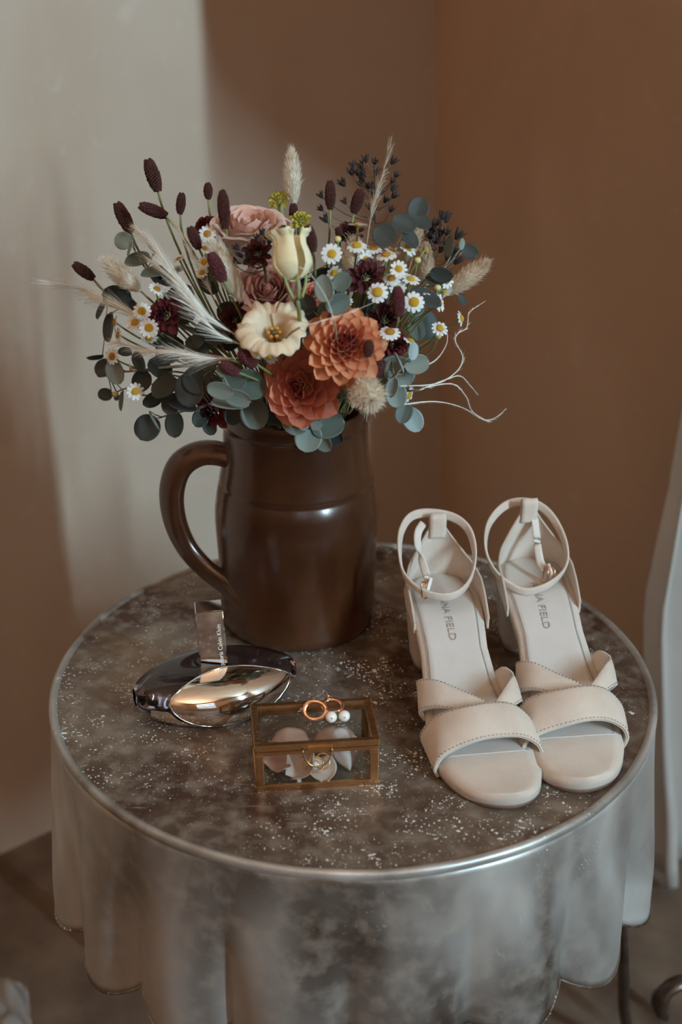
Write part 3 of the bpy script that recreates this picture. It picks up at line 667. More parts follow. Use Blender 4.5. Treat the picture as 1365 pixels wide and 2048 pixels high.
sandal('beige suede heeled sandal at the table edge, right of the pair', (.1375, .0830, 0), (.1640, -.1470, 0), -1,
       [(1037, 1004, .086), (1005, 1016, .080), (978, 1050, .068), (972, 1095, .055), (985, 1135, .042), (1012, 1165, .032), (1050, 1183, .026), (1090, 1174, .030), (1122, 1150, .040), (1135, 1120, .050), (1128, 1078, .062), (1105, 1035, .074), (1075, 1010, .083)],
       [(1055, 1020, .082), (1068, 1034, .076), (1073, 1062, .068), (1076, 1095, .058), (1082, 1125, .050), (1090, 1140, .044)], ((1098, 1150, .040), (-.6, -.7, .3), (.1, .2, 1)), .27)

# ================================================================== BOUQUET
MOUTH = Vector((JX, JY, TZ + .186))
def depth(px, py, dy=0.):
    r2 = ((px - 585) / 400) ** 2 + ((py - 640) / 330) ** 2
    return JY + .01 - .11 * math.sqrt(max(0., 1 - r2)) + dy
def bp_(px, py, dy=0.): return ony(px, py, depth(px, py, dy))
M_STEM = mat('green_stem', (.20, .23, .075), .6, 0, (.28, .27, .10), 90)
M_STEMD = mat('dry_stem', (.30, .22, .13), .7)
M_STEMB = mat('brown_twig', (.13, .085, .06), .7)
def stem_path(p, axis, n=14):
    d = p - MOUTH; h = Vector((d.x, d.y, 0)); rr_ = min(.040, h.length * .35); m = MOUTH + (h.normalized() * rr_ if h.length > 1e-6 else Vector()) + Vector((random.uniform(-.004, .004), random.uniform(-.004, .004), 0))
    end = MOUTH + (m - MOUTH) * .3 + Vector((0, 0, -.10)); L0 = (p - m).length
    c1 = p - axis * min(.03, L0 * .3) + Vector((0, min(.045, max(0, JY - p.y) * .6), -L0 * .12)); c2 = m + Vector((0, 0, .035 if p.z > m.z + .02 else .03)) + (h.normalized() * .006 if h.length > 0 else Vector())
    if p.z < m.z + .03: c1.z = max(c1.z, m.z + .02)
    pts = []
    for i in range(n):
        t = i / (n - 1); pts.append((1 - t) ** 3 * p + 3 * (1 - t) ** 2 * t * c1 + 3 * (1 - t) * t * t * c2 + t ** 3 * m)
    return pts + [m.lerp(end, .5), end]
def stem(root, p, axis, r=.001, m=None, name='stem'): return part(name, tube(stem_path(p, axis), r, 6), m or M_STEM, root)

# ---- petals shared by the dahlias
def petal_mesh(name, m, L=1., W=.5, cup=.35, fold=.25, tip=.55):
    def fn(u, v):
        s = (u - .5) * 2; w_ = W * (.34 + .66 * math.sin(min(1., v / tip * .5 if v < tip else .5 + (v - tip) / (1 - tip) * .5) * math.pi) ** .8) if v < tip else W * (max(0, 1 - ((v - tip) / (1 - tip)) ** 2.2)) ** .62
        w_ = max(w_, .015)
        return Vector((s * w_ * (1 - .25 * fold * s * s), v * L, cup * (v ** 2) * .45 + fold * w_ * (s * s) * 1.1 + .02 * math.cos(s * 9) * w_))
    return mesh_from(*grid(fn, 9, 9), m, True, name)
D_OUT = mat('dahlia_orange', (.72, .27, .12), .6, 0, (.80, .36, .20), 120, translucent=.22, sheen=.2)
D_MID = mat('dahlia_coral', (.66, .20, .11), .6, 0, (.74, .28, .15), 120, translucent=.2, sheen=.2)
D_IN = mat('dahlia_heart', (.36, .055, .045), .6, 0, (.44, .09, .07), 150, translucent=.15)
D2_OUT = mat('dahlia_salmon', (.68, .22, .14), .6, 0, (.75, .30, .20), 120, translucent=.22, sheen=.2)
D2_MID = mat('dahlia_rust', (.58, .14, .085), .6, 0, (.66, .20, .12), 120, translucent=.2, sheen=.2)
D_SETS = {'orange': [petal_mesh('petal', m, 1, .36, c, f) for m, c, f in ((D_OUT, .28, .45), (D_MID, .45, .75), (D_IN, .7, 1.1))],
          'salmon': [petal_mesh('petal', m, 1, .50, c, f) for m, c, f in ((D2_OUT, .22, .40), (D2_MID, .4, .6), (D_IN, .7, 1.0))]}
B_OUT = mat('burgundy_petal', (.060, .008, .010), .65, 0, (.095, .014, .018), 120, translucent=.12); B_IN = mat('maroon_petal', (.03, .006, .007), .7)
R_OUT = mat('wine_petal', (.12, .012, .018), .65, 0, (.17, .022, .028), 120, translucent=.12)
D_SETS['burgundy'] = [petal_mesh('petal', m, 1, .30, c, f) for m, c, f in ((B_OUT, .3, .4), (B_OUT, .5, .7), (B_IN, .7, 1.))]
D_SETS['wine'] = [petal_mesh('petal', m, 1, .42, c, f) for m, c, f in ((R_OUT, .3, .4), (R_OUT, .5, .7), (B_IN, .7, 1.))]
G_Y = mat('yellow_green_petal', (.42, .36, .05), .7, 0, (.52, .44, .09), 100, translucent=.15)
D_SETS['yellow'] = [petal_mesh('petal', G_Y, 1, .34, c, f) for c, f in ((.3, .4), (.5, .7), (.7, 1.))]
M_GREEN = mat('calyx_green', (.24, .30, .11), .6, 0, (.32, .36, .15), 80)
def dahlia(name, kind, px, py, dpx, face, n, label, cat='flower', dy=0., group=None, spin=0., open_=1.):
    p = bp_(px, py, dy); R_ = dpx * mpp(p) / 2; ax = idir(*face); Bf = basis(ax); root = thing(name, p, label, cat, group)
    ms = D_SETS[kind]
    for i in range(n):
        f = (i + .5) / n; a = i * 2.39996 + spin; el = (1 - f) ** 1.15 * 1.42 * open_ + .02 - .30 * max(0, f - .82) / .18   # elevation above the flower plane
        rr_ = R_ * (.05 + .30 * f ** .8); ln = R_ * (.24 + .52 * f ** .9) * random.uniform(.93, 1.05)
        c_, s_ = math.cos(a), math.sin(a); out = Vector((c_, s_, 0)); el += random.uniform(-.05, .05)
        yv = out * math.cos(el) + Vector((0, 0, math.sin(el))); xv = Vector((-s_, c_, 0)); zv = xv.cross(yv)
        if zv.z < 0 and el < 1.5: xv = -xv; zv = -zv
        Bp = Bf @ Matrix((xv, yv, zv)).transposed(); base = p + Bf @ (out * rr_ + Vector((0, 0, R_ * (.30 * (1 - f) + .02))))
        k = 2 if f < .26 else 1 if f < .52 else 0
        wsc = ln * (1.05 if k == 0 else 1.0 if k == 1 else .8)
        inst('petal', ms[k], mtx(base, Bp, (wsc, ln, ln)), root)
    part('calyx', ico(p - ax * R_ * .12, R_ * .26, 2, (1, 1, .9), Bf), M_GREEN, root); stem(root, p - ax * R_ * .3, ax, .0022)
    return root
dahlia('dahlia', 'salmon', 612, 772, 176, (-.30, .12, .95), 44, 'salmon dahlia lower left of the orange dahlia at the jug rim', dy=-.004, group='dahlias in the bouquet', open_=.85)
dahlia('dahlia', 'orange', 690, 694, 164, (.12, -.12, .98), 84, 'orange dahlia with dark red heart, upper right of the pair', dy=-.022, group='dahlias in the bouquet', spin=.5)
for px, py, d, face, dy, kind, lab in [
    (432, 815, 92, (-.5, .45, .7), .02, 'wine', 'wine red flower hanging at the left of the jug rim'),
    (516, 508, 66, (.0, -.2, .95), .0, 'burgundy', 'dark burgundy flower between the two roses'),
    (733, 556, 84, (.15, -.1, .95), -.006, 'burgundy', 'dark burgundy flower below the middle of the daisy cluster'),
    (335, 632, 84, (-.4, -.05, .9), .02, 'wine', 'wine red flower behind the three daisies on the left'),
    (770, 640, 78, (.3, -.05, .9), .01, 'burgundy', 'dark burgundy flower right of the orange dahlia, behind the daisies'),
    (785, 690, 70, (.4, .1, .9), .012, 'wine', 'wine red flower at the lower right of the orange dahlia'),
    (412, 455, 54, (-.5, -.4, .7), .05, 'wine', 'small wine red flower left behind the tall pink rose'),
    (628, 592, 60, (.1, -.2, .95), .015, 'salmon', 'small rust red flower half hidden under the yellow bud'),
    (700, 470, 66, (.1, -.5, .8), .055, 'burgundy', 'dark flower behind the daisies below the tall dried sprig'),
    (560, 402, 48, (-.1, -.5, .8), .05, 'yellow', 'yellow green flower right behind the tall pink rose'),
    (602, 442, 46, (.1, -.4, .85), .035, 'yellow', 'yellow green flower under the tallest bunny tail'),
    (470, 640, 70, (-.2, 0, 1), .03, 'burgundy', 'dark burgundy flower left of the open cream lisianthus')]:
    dahlia('garden_flower', kind, px, py, d, face, 34, lab, dy=dy, group='dark and filler flowers in the bouquet', open_=.9)

# ---- roses
M_RO1 = mat('pale_pink_rose_outer', (.78, .60, .53), .6, 0, (.72, .50, .42), 60, translucent=.2, sheen=.2)
M_RI1 = mat('pink_rose_inner', (.74, .41, .32), .6, 0, (.78, .50, .41), 70, translucent=.2, sheen=.2)
M_RO2 = mat('dusty_rose_outer', (.62, .36, .31), .6, 0, (.54, .27, .22), 60, translucent=.2, sheen=.2)
M_RI2 = mat('dusty_rose_inner', (.52, .20, .145), .6, 0, (.60, .28, .21), 70, translucent=.2, sheen=.2)
def rose(px, py, dpx, ax, label, mo, mi, dy=0., tall=1.):
    p = bp_(px, py, dy); R_ = dpx * mpp(p) / 2; ax = Vector(ax).normalized(); Bf = basis(ax); H = R_ * 1.55 * tall
    root = thing('garden_rose', p, label, 'rose', 'roses in the bouquet')
    top = p                                   # centre of the opening
    layers = [(5, .14, 1.00, .0), (5, .28, 1.00, .01), (5, .42, .99, .03), (5, .56, .98, .06), (5, .70, .96, .11), (5, .84, .92, .18), (5, .95, .84, .24)]
    for li, (n_, r_, hh, flare) in enumerate(layers):
        for k in range(n_):
            a0 = k / n_ * math.tau + li * .73 + random.uniform(-.12, .12); wa = (math.tau / n_) * (.92 if li > 2 else 1.15); jz = random.uniform(-.025, .025) * R_; jr = random.uniform(.95, 1.05)
            def fn(u, v, a0=a0, wa=wa, r_=r_, hh=hh, flare=flare, jz=jz, jr=jr, li=li):
                s = (u - .5) * 2; ang = a0 + s * wa * .5 * (.55 + .45 * math.sin(min(1, v * 1.3) * math.pi / 2))
                bell = .30 + .70 * math.sin(min(1, .15 + v * .9) * math.pi / 2) ** 1.1
                rad_ = R_ * r_ * bell * jr + R_ * flare * max(0, (v - .72) / .28) ** 2 + R_ * .03 * s * (1 if li % 2 else -1)
                z = H * (v - 1) * 1.0 + (hh - 1) * H * .6 * v + jz - R_ * .18 * (abs(s) ** 2.6) * v - R_ * (.08 + flare * .5) * max(0, (v - .8) / .2) ** 2 * (1 if li > 2 else .2) + R_ * .015 * math.sin(s * 7 + li) * v - (R_ * .26 * (1 - r_) ** 2)
                return top + Bf @ Vector((math.cos(ang) * rad_, math.sin(ang) * rad_, z))
            part('petal', grid(fn, 11, 10), mo if li >= 5 else mi, root)
    part('heart', ico(top - ax * R_ * .55, R_ * .22, 2, (1, 1, 1.4), Bf), mi, root)
    part('calyx', ico(top - ax * H * .98, R_ * .32, 2, (1, 1, .6), Bf), M_GREEN, root); stem(root, top - ax * H, ax, .0022)
rose(494, 424, 134, (-.02, -.22, 1), 'large pale pink rose standing tall at the top of the bouquet', M_RO1, M_RI1, dy=.02)
rose(534, 566, 112, (-.08, -.75, .75), 'dusty pink rose under the yellow lisianthus bud', M_RO2, M_RI2, dy=.008, tall=.8)
rose(563, 440, 44, (.2, -.3, .9), 'small blurred pink rose at the right behind the tall pink rose', M_RO1, M_RI1, dy=.05)

# ---- lisianthus
M_LIS = mat('cream_lisianthus_petal', (.86, .70, .49), .6, 0, (.90, .78, .60), 50, translucent=.28, sheen=.2)
M_LISY = mat('yellow_lisianthus_petal', (.93, .84, .54), .6, 0, (.95, .89, .68), 50, translucent=.28, sheen=.2)
M_STAM = mat('orange_stamen', (.62, .27, .03), .6); M_PISTIL = mat('dark_pistil', (.10, .08, .03), .6)
p = bp_(546, 652, -.022); R_ = 68 * mpp(p); ax = idir(-.06, -.50, .84); Bf = basis(ax)
lis = thing('lisianthus', p, 'open cream lisianthus with ruffled petals above the dahlias', 'flower', 'lisianthus in the bouquet')
for k in range(5):
    a0 = k / 5 * math.tau + .95; kk = [1.0, 1.12, 1.0, 1.08, .98][k]; out_ = [.30, .10, .34, .22, .26][k]
    def fn(u, v, a0=a0, kk=kk, k=k, out_=out_):
        s = (u - .5) * 2; ang = a0 + s * .82 * (.55 + .45 * v ** .5)
        r_ = R_ * kk * (.14 + .62 * v ** .85 + out_ * max(0, v - .6) / .4) * (1 - .06 * s * s) + R_ * .035 * (s if k % 2 else -s)
        e_ = max(0, v - .5) / .5
        ruf = (.10 * math.sin(s * 6.5 + k * 2.3) + .06 * math.sin(s * 15 + 3.1 * k)) * R_ * e_ ** 1.5 * (.7 + .3 * math.sin(k * 1.9 + s * 2))
        z = R_ * (1.05 * math.sin(min(1, v * 1.12) * math.pi / 2) - .95) - R_ * out_ * .75 * e_ ** 2 + ruf - R_ * .20 * s * s * e_ * (1 if k != 1 else .3)
        r_ += R_ * .04 * math.sin(s * 12 + k * 2) * e_ ** 2
        return p + Bf @ Vector((math.cos(ang) * r_, math.sin(ang) * r_, z))
    part('petal', thick(grid(fn, 31, 16), .0003), M_LIS, lis)
part('throat', lathe([(.0001, -.62 * R_), (.18 * R_, -.60 * R_), (.24 * R_, -.45 * R_)], 20), M_LIS, lis) if False else None
for k in range(6):
    a = k / 6 * math.tau; q0 = p + Bf @ Vector((.05 * R_ * math.cos(a), .05 * R_ * math.sin(a), -.85 * R_)); q1 = p + Bf @ Vector((.17 * R_ * math.cos(a), .17 * R_ * math.sin(a), -.32 * R_))
    part('stamen', merge(tube([q0, q1], .0005, 5), ico(q1, .0018, 1, (1, .7, 1.2), Bf)), M_STAM, lis)
part('pistil', merge(tube([p - ax * .85 * R_, p - ax * .32 * R_], .0011, 6), ico(p - ax * .30 * R_, .0022, 2, (1.2, .8, .7), Bf)), M_PISTIL, lis)
part('calyx', ico(p - ax * R_ * .92, R_ * .22, 2, (1, 1, 1.2), Bf), M_GREEN, lis); stem(lis, p - ax * R_ * 1.0, ax, .0018)
pb_, pt_ = bp_(590, 560, -.028), bp_(577, 462, -.028); axb = (pt_ - pb_).normalized(); Hb = (pt_ - pb_).length; Bf = basis(axb)
bud = thing('lisianthus', pb_, 'half-closed pale yellow lisianthus bud in front of the roses', 'flower', 'lisianthus in the bouquet')
for k in range(5):
    a0 = k / 5 * math.tau + .2
    def fn(u, v, a0=a0, k=k):
        s = (u - .5) * 2; ang = a0 + s * 1.02
        r_ = Hb * interp([(0, .10), (.12, .28), (.3, .40), (.5, .39), (.72, .325), (.88, .34), (1, .47)], v) * (1 + .035 * s) + Hb * .02 * math.sin(s * 8 + k) * v ** 3
        z = Hb * v * (1 - .05 * s * s) + Hb * (.025 * math.sin(s * 11 + k * 2) + .02 * math.sin(s * 23 + k)) * max(0, v - .8) / .2
        return pb_ + Bf @ Vector((math.cos(ang) * r_, math.sin(ang) * r_, z))
    part('petal', thick(grid(fn, 21, 18), .0003), M_LISY, bud)
part('calyx', lathe([(.0001, -.016), (.0022, -.015), (.0040, -.008), (.0050, 0), (.0040, .006)], 16, (0, 0, 0)), M_GREEN, bud)
bud.children[-1].matrix_basis = Bf.to_4x4(); bud.children[-1].data.transform(Matrix.Translation(ORG[bud.name]))
for k in range(5):
    a = k / 5 * math.tau; pts = [pb_ + Bf @ Vector((r_ * math.cos(a), r_ * math.sin(a), z)) for r_, z in ((.003, -.012), (.0066, -.003), (.0080, .005))]
    part('sepal', tube(cr(pts, 8), [.0007] * 5 + [.0006, .0004, .0002], 5, flat=1.8), M_GREEN, bud)
stem(bud, pb_ - axb * .014, axb, .0014)

# ---- burnet heads
M_BUR = mat('burnet_maroon', (.024, .005, .0025), .7, 0, (.085, .016, .010), 260); M_BURL = mat('burnet_wine', (.045, .007, .008), .7, 0, (.125, .02, .022), 260)
def burnet_mesh(asp, m, seed):
    random.seed(seed); P_ = []; n_ = int(70 + 60 * asp)
    core = grid(lambda u, v: Vector((math.cos(u * math.tau) * .31 * math.sin(max(.02, min(.98, v)) * math.pi) ** .35, math.sin(u * math.tau) * .31 * math.sin(max(.02, min(.98, v)) * math.pi) ** .35, v * asp)), 12, 12, True)
    P_.append(core)
    for i in range(n_):
        v = (i + .5) / n_; a = i * 2.39996; r_ = .385 * math.sin(max(.03, min(.97, v)) * math.pi) ** .33
        c = Vector((math.cos(a) * r_, math.sin(a) * r_, v * asp)); P_.append(ico(c, random.uniform(.085, .125), 1, (1, 1, 1)))
    return mesh_from(*merge(*P_), m, False, 'flower_head')
BM_ = {(k, j): burnet_mesh(k, m, 5 + j) for k in (1.3, 1.9, 2.7) for j, m in ((0, M_BUR), (1, M_BURL))}
random.seed(11)
for (bx, by, tx, ty, wd, dy, mi, lab) in [
    (316, 381, 296, 320, 31, .0, 0, 'tall maroon burnet head, topmost on the left of the bouquet'),
    (333, 431, 280, 411, 27, .0, 0, 'maroon burnet head lying nearly level under the topmost one'),
    (360, 427, 364, 387, 21, .03, 0, 'small upright burnet head right of the level burnet head'),
    (262, 464, 234, 407, 30, -.01, 0, 'maroon burnet head just above the round eucalyptus leaf at upper left'),
    (187, 557, 148, 528, 25, .0, 0, 'short burnet head farthest out on the left'),
    (417, 397, 416, 367, 20, .04, 0, 'smallest upright burnet head left of the tall pink rose'),
    (451, 456, 445, 382, 27, -.005, 0, 'long upright burnet head in front of the tall pink rose'),
    (398, 497, 380, 455, 25, -.01, 0, 'burnet head between feather grass and the pink rose'),
    (447, 562, 422, 507, 32, -.02, 1, 'burnet head in front of a bunny tail left of the roses'),
    (661, 417, 661, 363, 24, .03, 0, 'upright burnet head right of the tallest bunny tail'),
    (627, 502, 616, 452, 27, -.01, 0, 'burnet head touching the right side of the yellow bud'),
    (588, 442, 587, 408, 20, .04, 0, 'dark burnet head directly below the tallest bunny tail'),
    (799, 631, 795, 575, 29, -.02, 1, 'wine burnet head among the daisies on the right'),
    (736, 712, 739, 682, 24, -.045, 0, 'small round burnet head in front of the orange dahlia'),
    (738, 757, 766, 724, 29, -.02, 1, 'leaning burnet head at the lower right of the orange dahlia'),
    (513, 729, 480, 703, 35, -.03, 1, 'plump wine burnet head below the open cream lisianthus'),
    (477, 746, 443, 727, 28, -.03, 1, 'wine burnet head resting above the front left eucalyptus leaves'),
    (440, 718, 412, 712, 22, -.01, 1, 'small burnet head at the end of the level white plume'),
    (708, 425, 722, 380, 26, .05, 0, 'blurred dark burnet head at the foot of the dried sprig'),
    (680, 474, 677, 455, 17, .05, 0, 'tiny dark burnet head behind the daisy beside the yellow bud')]:
    Y = depth((bx + tx) / 2, (by + ty) / 2, dy); a, b2 = ony(bx, by, Y), ony(tx, ty, Y); ax = (b2 - a).normalized(); wm = wd * mpp(a); ln = (b2 - a).length
    k = min((1.3, 1.9, 2.7), key=lambda q: abs(q - ln / wm)); root = thing('burnet_flower', a, lab, 'flower', 'burnet heads in the bouquet')
    inst('flower_head', BM_[(k, mi)], mtx(a, basis(ax), (wm, wm, ln / k)), root); stem(root, a + ax * .002, ax, .0009)

# ---- bunny tail grass
M_FUR = mat('cream_grass_fur', (.84, .74, .60), .85, 0, (.90, .82, .70), 3, translucent=.3); M_FURT = mat('tan_grass_fur', (.70, .54, .39), .85, 0, (.80, .66, .50), 3, translucent=.3)
def tail_mesh(m, seed, n_=3400):
    random.seed(seed); V, F = grid(lambda u, v: Vector((math.cos(u * math.tau) * .20 * math.sin(max(.02, min(.98, v)) * math.pi) ** .6, math.sin(u * math.tau) * .20 * math.sin(max(.02, min(.98, v)) * math.pi) ** .6, v)), 14, 12, True)
    for i in range(n_):
        v = random.random() if i % 5 else 1 - .12 * random.random(); a = random.uniform(0, math.tau); r_ = .17 * math.sin(max(.03, min(.97, v)) * math.pi) ** .6
        o = Vector((math.cos(a), math.sin(a), 0)); o = o * random.random() if v > .9 else o; b0_ = o * r_ + Vector((0, 0, v * .96)); d = (o * random.uniform(.25, .8) + Vector((0, 0, random.uniform(.55, 1.2)))).normalized()
        l = random.uniform(.08, .17) * (1.7 if random.random() < .06 else 1); t = d.cross(Vector((random.random() - .5, random.random() - .5, random.random() - .5))).normalized() * .0055
        k = len(V); mid = b0_ + d * l * .55; tip = b0_ + d * l + o * l * .10; V += [b0_ - t, b0_ + t, mid + t * .7, mid - t * .7, tip]; F += [(k, k + 1, k + 2, k + 3), (k + 3, k + 2, k + 4)]
    return mesh_from(V, F, m, True, 'seed_head')
TM = [tail_mesh(M_FUR, 3), tail_mesh(M_FURT, 4)]
random.seed(12)
for bx, by, tx, ty, wd, dy, tdz, mi, lab in [
    (588, 412, 583, 304, 40, .03, 0, 0, 'tallest cream bunny tail grass standing above the roses'),
    (282, 582, 208, 522, 48, -.005, 0, 0, 'cream bunny tail pointing left above the left daisies'),
    (484, 602, 426, 488, 54, .0, 0, 0, 'bunny tail behind the wine burnet head left of the roses'),
    (892, 588, 974, 526, 46, .01, 0, 1, 'tan bunny tail sticking out at the far right of the bouquet'),
    (812, 522, 838, 450, 38, .05, 0, 1, 'blurred tan bunny tail behind the daisies at upper right'),
    (728, 770, 742, 812, 78, -.05, .035, 0, 'round fluffy bunny tail facing out at the lower right of the dahlias'),
    (706, 815, 712, 750, 34, -.03, 0, 0, 'small bunny tail touching the left of the round fluffy one'),
    (690, 575, 712, 480, 56, .045, 0, 1, 'broad tan bunny tail deep behind the daisy beside the yellow bud'),
    (850, 575, 858, 512, 34, .04, 0, 1, 'blurred bunny tail behind the daisies left of the far right one')]:
    Y = depth((bx + tx) / 2, (by + ty) / 2, dy); a, b2 = ony(bx, by, Y), ony(tx, ty, Y)
    if tdz: b2 = b2 + TC * tdz
    ax = (b2 - a).normalized(); ln = (b2 - a).length; wm = wd * mpp(a) / .56; root = thing('bunny_tail_grass', a, lab, 'grass', 'bunny tails in the bouquet')
    inst('seed_head', TM[mi], mtx(a, basis(ax), (wm, wm, ln)), root); stem(root, a + ax * .002, ax, .0008, M_STEMD)

# ---- feather grass plumes
M_PLUME = mat('white_plume', (.90, .88, .82), .7, 0, translucent=.3); M_PLUMET = mat('tan_plume', (.66, .55, .43), .75, 0, translucent=.3)
def plume(pts, wd, n_, lab, m=None, dys=0., hair=.26, start=0., core=.0004, link=True, side=1.):
    Ps = cr([bp_(x, y, dys + (q[0] if q else 0)) for x, y, *q in pts], 40); tot = sum((Ps[i + 1] - Ps[i]).length for i in range(39)); fr_ = frames(Ps); wm = wd * mpp(Ps[20]) * .5
    root = thing('feather_grass', Ps[0], lab, 'grass', 'feather grass in the bouquet'); V, F = [], []
    part('stalk', tube(Ps, [core * (1 - .7 * i / 39) for i in range(40)], 5), m or M_PLUME, root)
    for i in range(n_):
        t = start + (1 - start) * random.random() ** 1.1 * .97; f = t * 39; k = min(int(f), 38); q = Ps[k].lerp(Ps[k + 1], f - k); T, A, B2 = fr_[k]; an = random.uniform(0, math.tau)
        o = A * math.cos(an) + B2 * math.sin(an); l = tot * hair * random.uniform(.5, 1.15) * (1 - .35 * t); spread = wm * random.uniform(.3, 1.1) * (1 - .5 * t)
        g = Vector((0, 0, -.10 * l)); w_ = .00022; prev = None
        for j in range(5):
            s = j / 4; c = q + T * (l * s) + o * (spread * s ** 1.4 * min(1, l / max(1e-6, spread) * .6)) + g * s * s
            tt = o.cross(T).normalized() * w_ * (1 - .8 * s)
            V += [c - tt, c + tt]
            if j: b_i = len(V) - 4; F.append((b_i, b_i + 1, b_i + 3, b_i + 2))
    fl = part('plume', (V, F), m or M_PLUME, root); fl['kind'] = 'stuff'
    if link: stem(root, Ps[0], (Ps[1] - Ps[0]).normalized(), .0007, M_STEMD)
plume([(505, 690, -.01), (430, 640, -.02), (360, 560, -.02), (310, 495, -.01), (262, 448)], 56, 480, 'long white plume sweeping to the upper left of the bouquet', start=.12)
plume([(512, 700, -.01), (440, 668, -.03), (390, 612, -.03), (345, 560, -.02), (300, 520, -.01)], 40, 220, 'white plume below and beside the long upper left plume', start=.1)
plume([(300, 652), (260, 625), (210, 600), (175, 582), (144, 573)], 64, 380, 'soft plume pointing left at the far left edge', start=.05, hair=.42)
plume([(488, 716, -.02), (430, 716, -.02), (370, 706, -.02), (300, 700, -.01), (232, 684)], 58, 480, 'level white plume reaching left above the lower eucalyptus', start=.1)
plume([(738, 460, .05), (745, 420, .05), (756, 380, .05), (768, 340, .05), (777, 306, .05)], 40, 200, 'upright tan plume inside the tall dried sprig', M_PLUMET, start=.05)
plume([(430, 600, .02), (405, 550, .02), (380, 500, .02), (352, 450, .02)], 56, 220, 'wispy plume between the burnet heads left of the pink rose', start=.1)
TEN = [([(800, 772), (870, 768), (912, 745), (926, 715), (912, 684), (916, 668), (934, 655), (940, 625), (972, 602)], 'curling white tendril rising highest at the right of the bouquet'),
       ([(806, 809), (870, 803), (925, 815), (965, 838), (990, 836), (1013, 817)], 'long white tendril reaching farthest right above the sandals'),
       ([(850, 775), (905, 768), (932, 792), (945, 822), (975, 842)], 'white tendril bending down to join the longest one'),
       ([(838, 738), (872, 720), (892, 692), (895, 668), (885, 652)], 'short white tendril curling up beside the right eucalyptus'),
       ([(840, 780), (885, 762), (920, 752), (940, 770), (957, 790)], 'short white tendril hooking down at the right')]
for q, lab in TEN: plume(q, 9, 150, lab, hair=.05, dys=-.02, core=.00055)
plume([(826, 512, .03), (832, 490, .03), (845, 472, .02), (858, 462)], 12, 50, 'thin tendril above the upper right daisies', M_PLUMET, hair=.2)
plume([(668, 640, -.05), (655, 600, -.05), (630, 560, -.05), (612, 540, -.05), (570, 530, -.05)], 6, 25, 'fine thread-like tendril crossing the yellow bud', hair=.12, core=.0003)
plume([(600, 655, -.05), (650, 640, -.05), (700, 625, -.05), (760, 600, -.045)], 6, 25, 'fine thread-like tendril above the orange dahlia', hair=.12, core=.0003)

# ---- daisies
M_WHITE = mat('white_daisy_petal', (.84, .84, .83), .6, 0, translucent=.25); M_DISC = mat('yellow_daisy_disc', (.74, .38, .02), .75, 0, (.82, .52, .05), 900, .6, 2500); M_DISCO = mat('orange_daisy_disc', (.55, .24, .02), .75, 0, (.66, .34, .04), 900, .6, 2500)
DPET = mesh_from(*grid(lambda u, v: Vector(((u - .5) * 2 * .098 * math.sin(min(1, .18 + v * .82) * math.pi * .86) ** .55, .20 + v * .31, -.02 * v * v - .03 * (u - .5) ** 2 + .015 * math.cos((u - .5) * 12))), 5, 6), M_WHITE, True, 'petal')
def disc_mesh(m):
    P_ = [lathe([(.0001, .125), (.10, .11), (.19, .06), (.235, -.01), (.18, -.06), (.0001, -.07)], 18)]
    for i in range(60):
        f = (i + .5) / 60; a = i * 2.39996; r_ = .228 * math.sqrt(f); P_.append(ico(Vector((math.cos(a) * r_, math.sin(a) * r_, .115 * (1 - f) + .005)), .026, 1))
    return mesh_from(*merge(*P_), m, True, 'disc')
DD = [disc_mesh(M_DISC), disc_mesh(M_DISCO)]
SEP = mesh_from(*lathe([(.0001, -.13), (.06, -.12), (.16, -.07), (.2, -.02)], 14), M_GREEN, True, 'sepals')
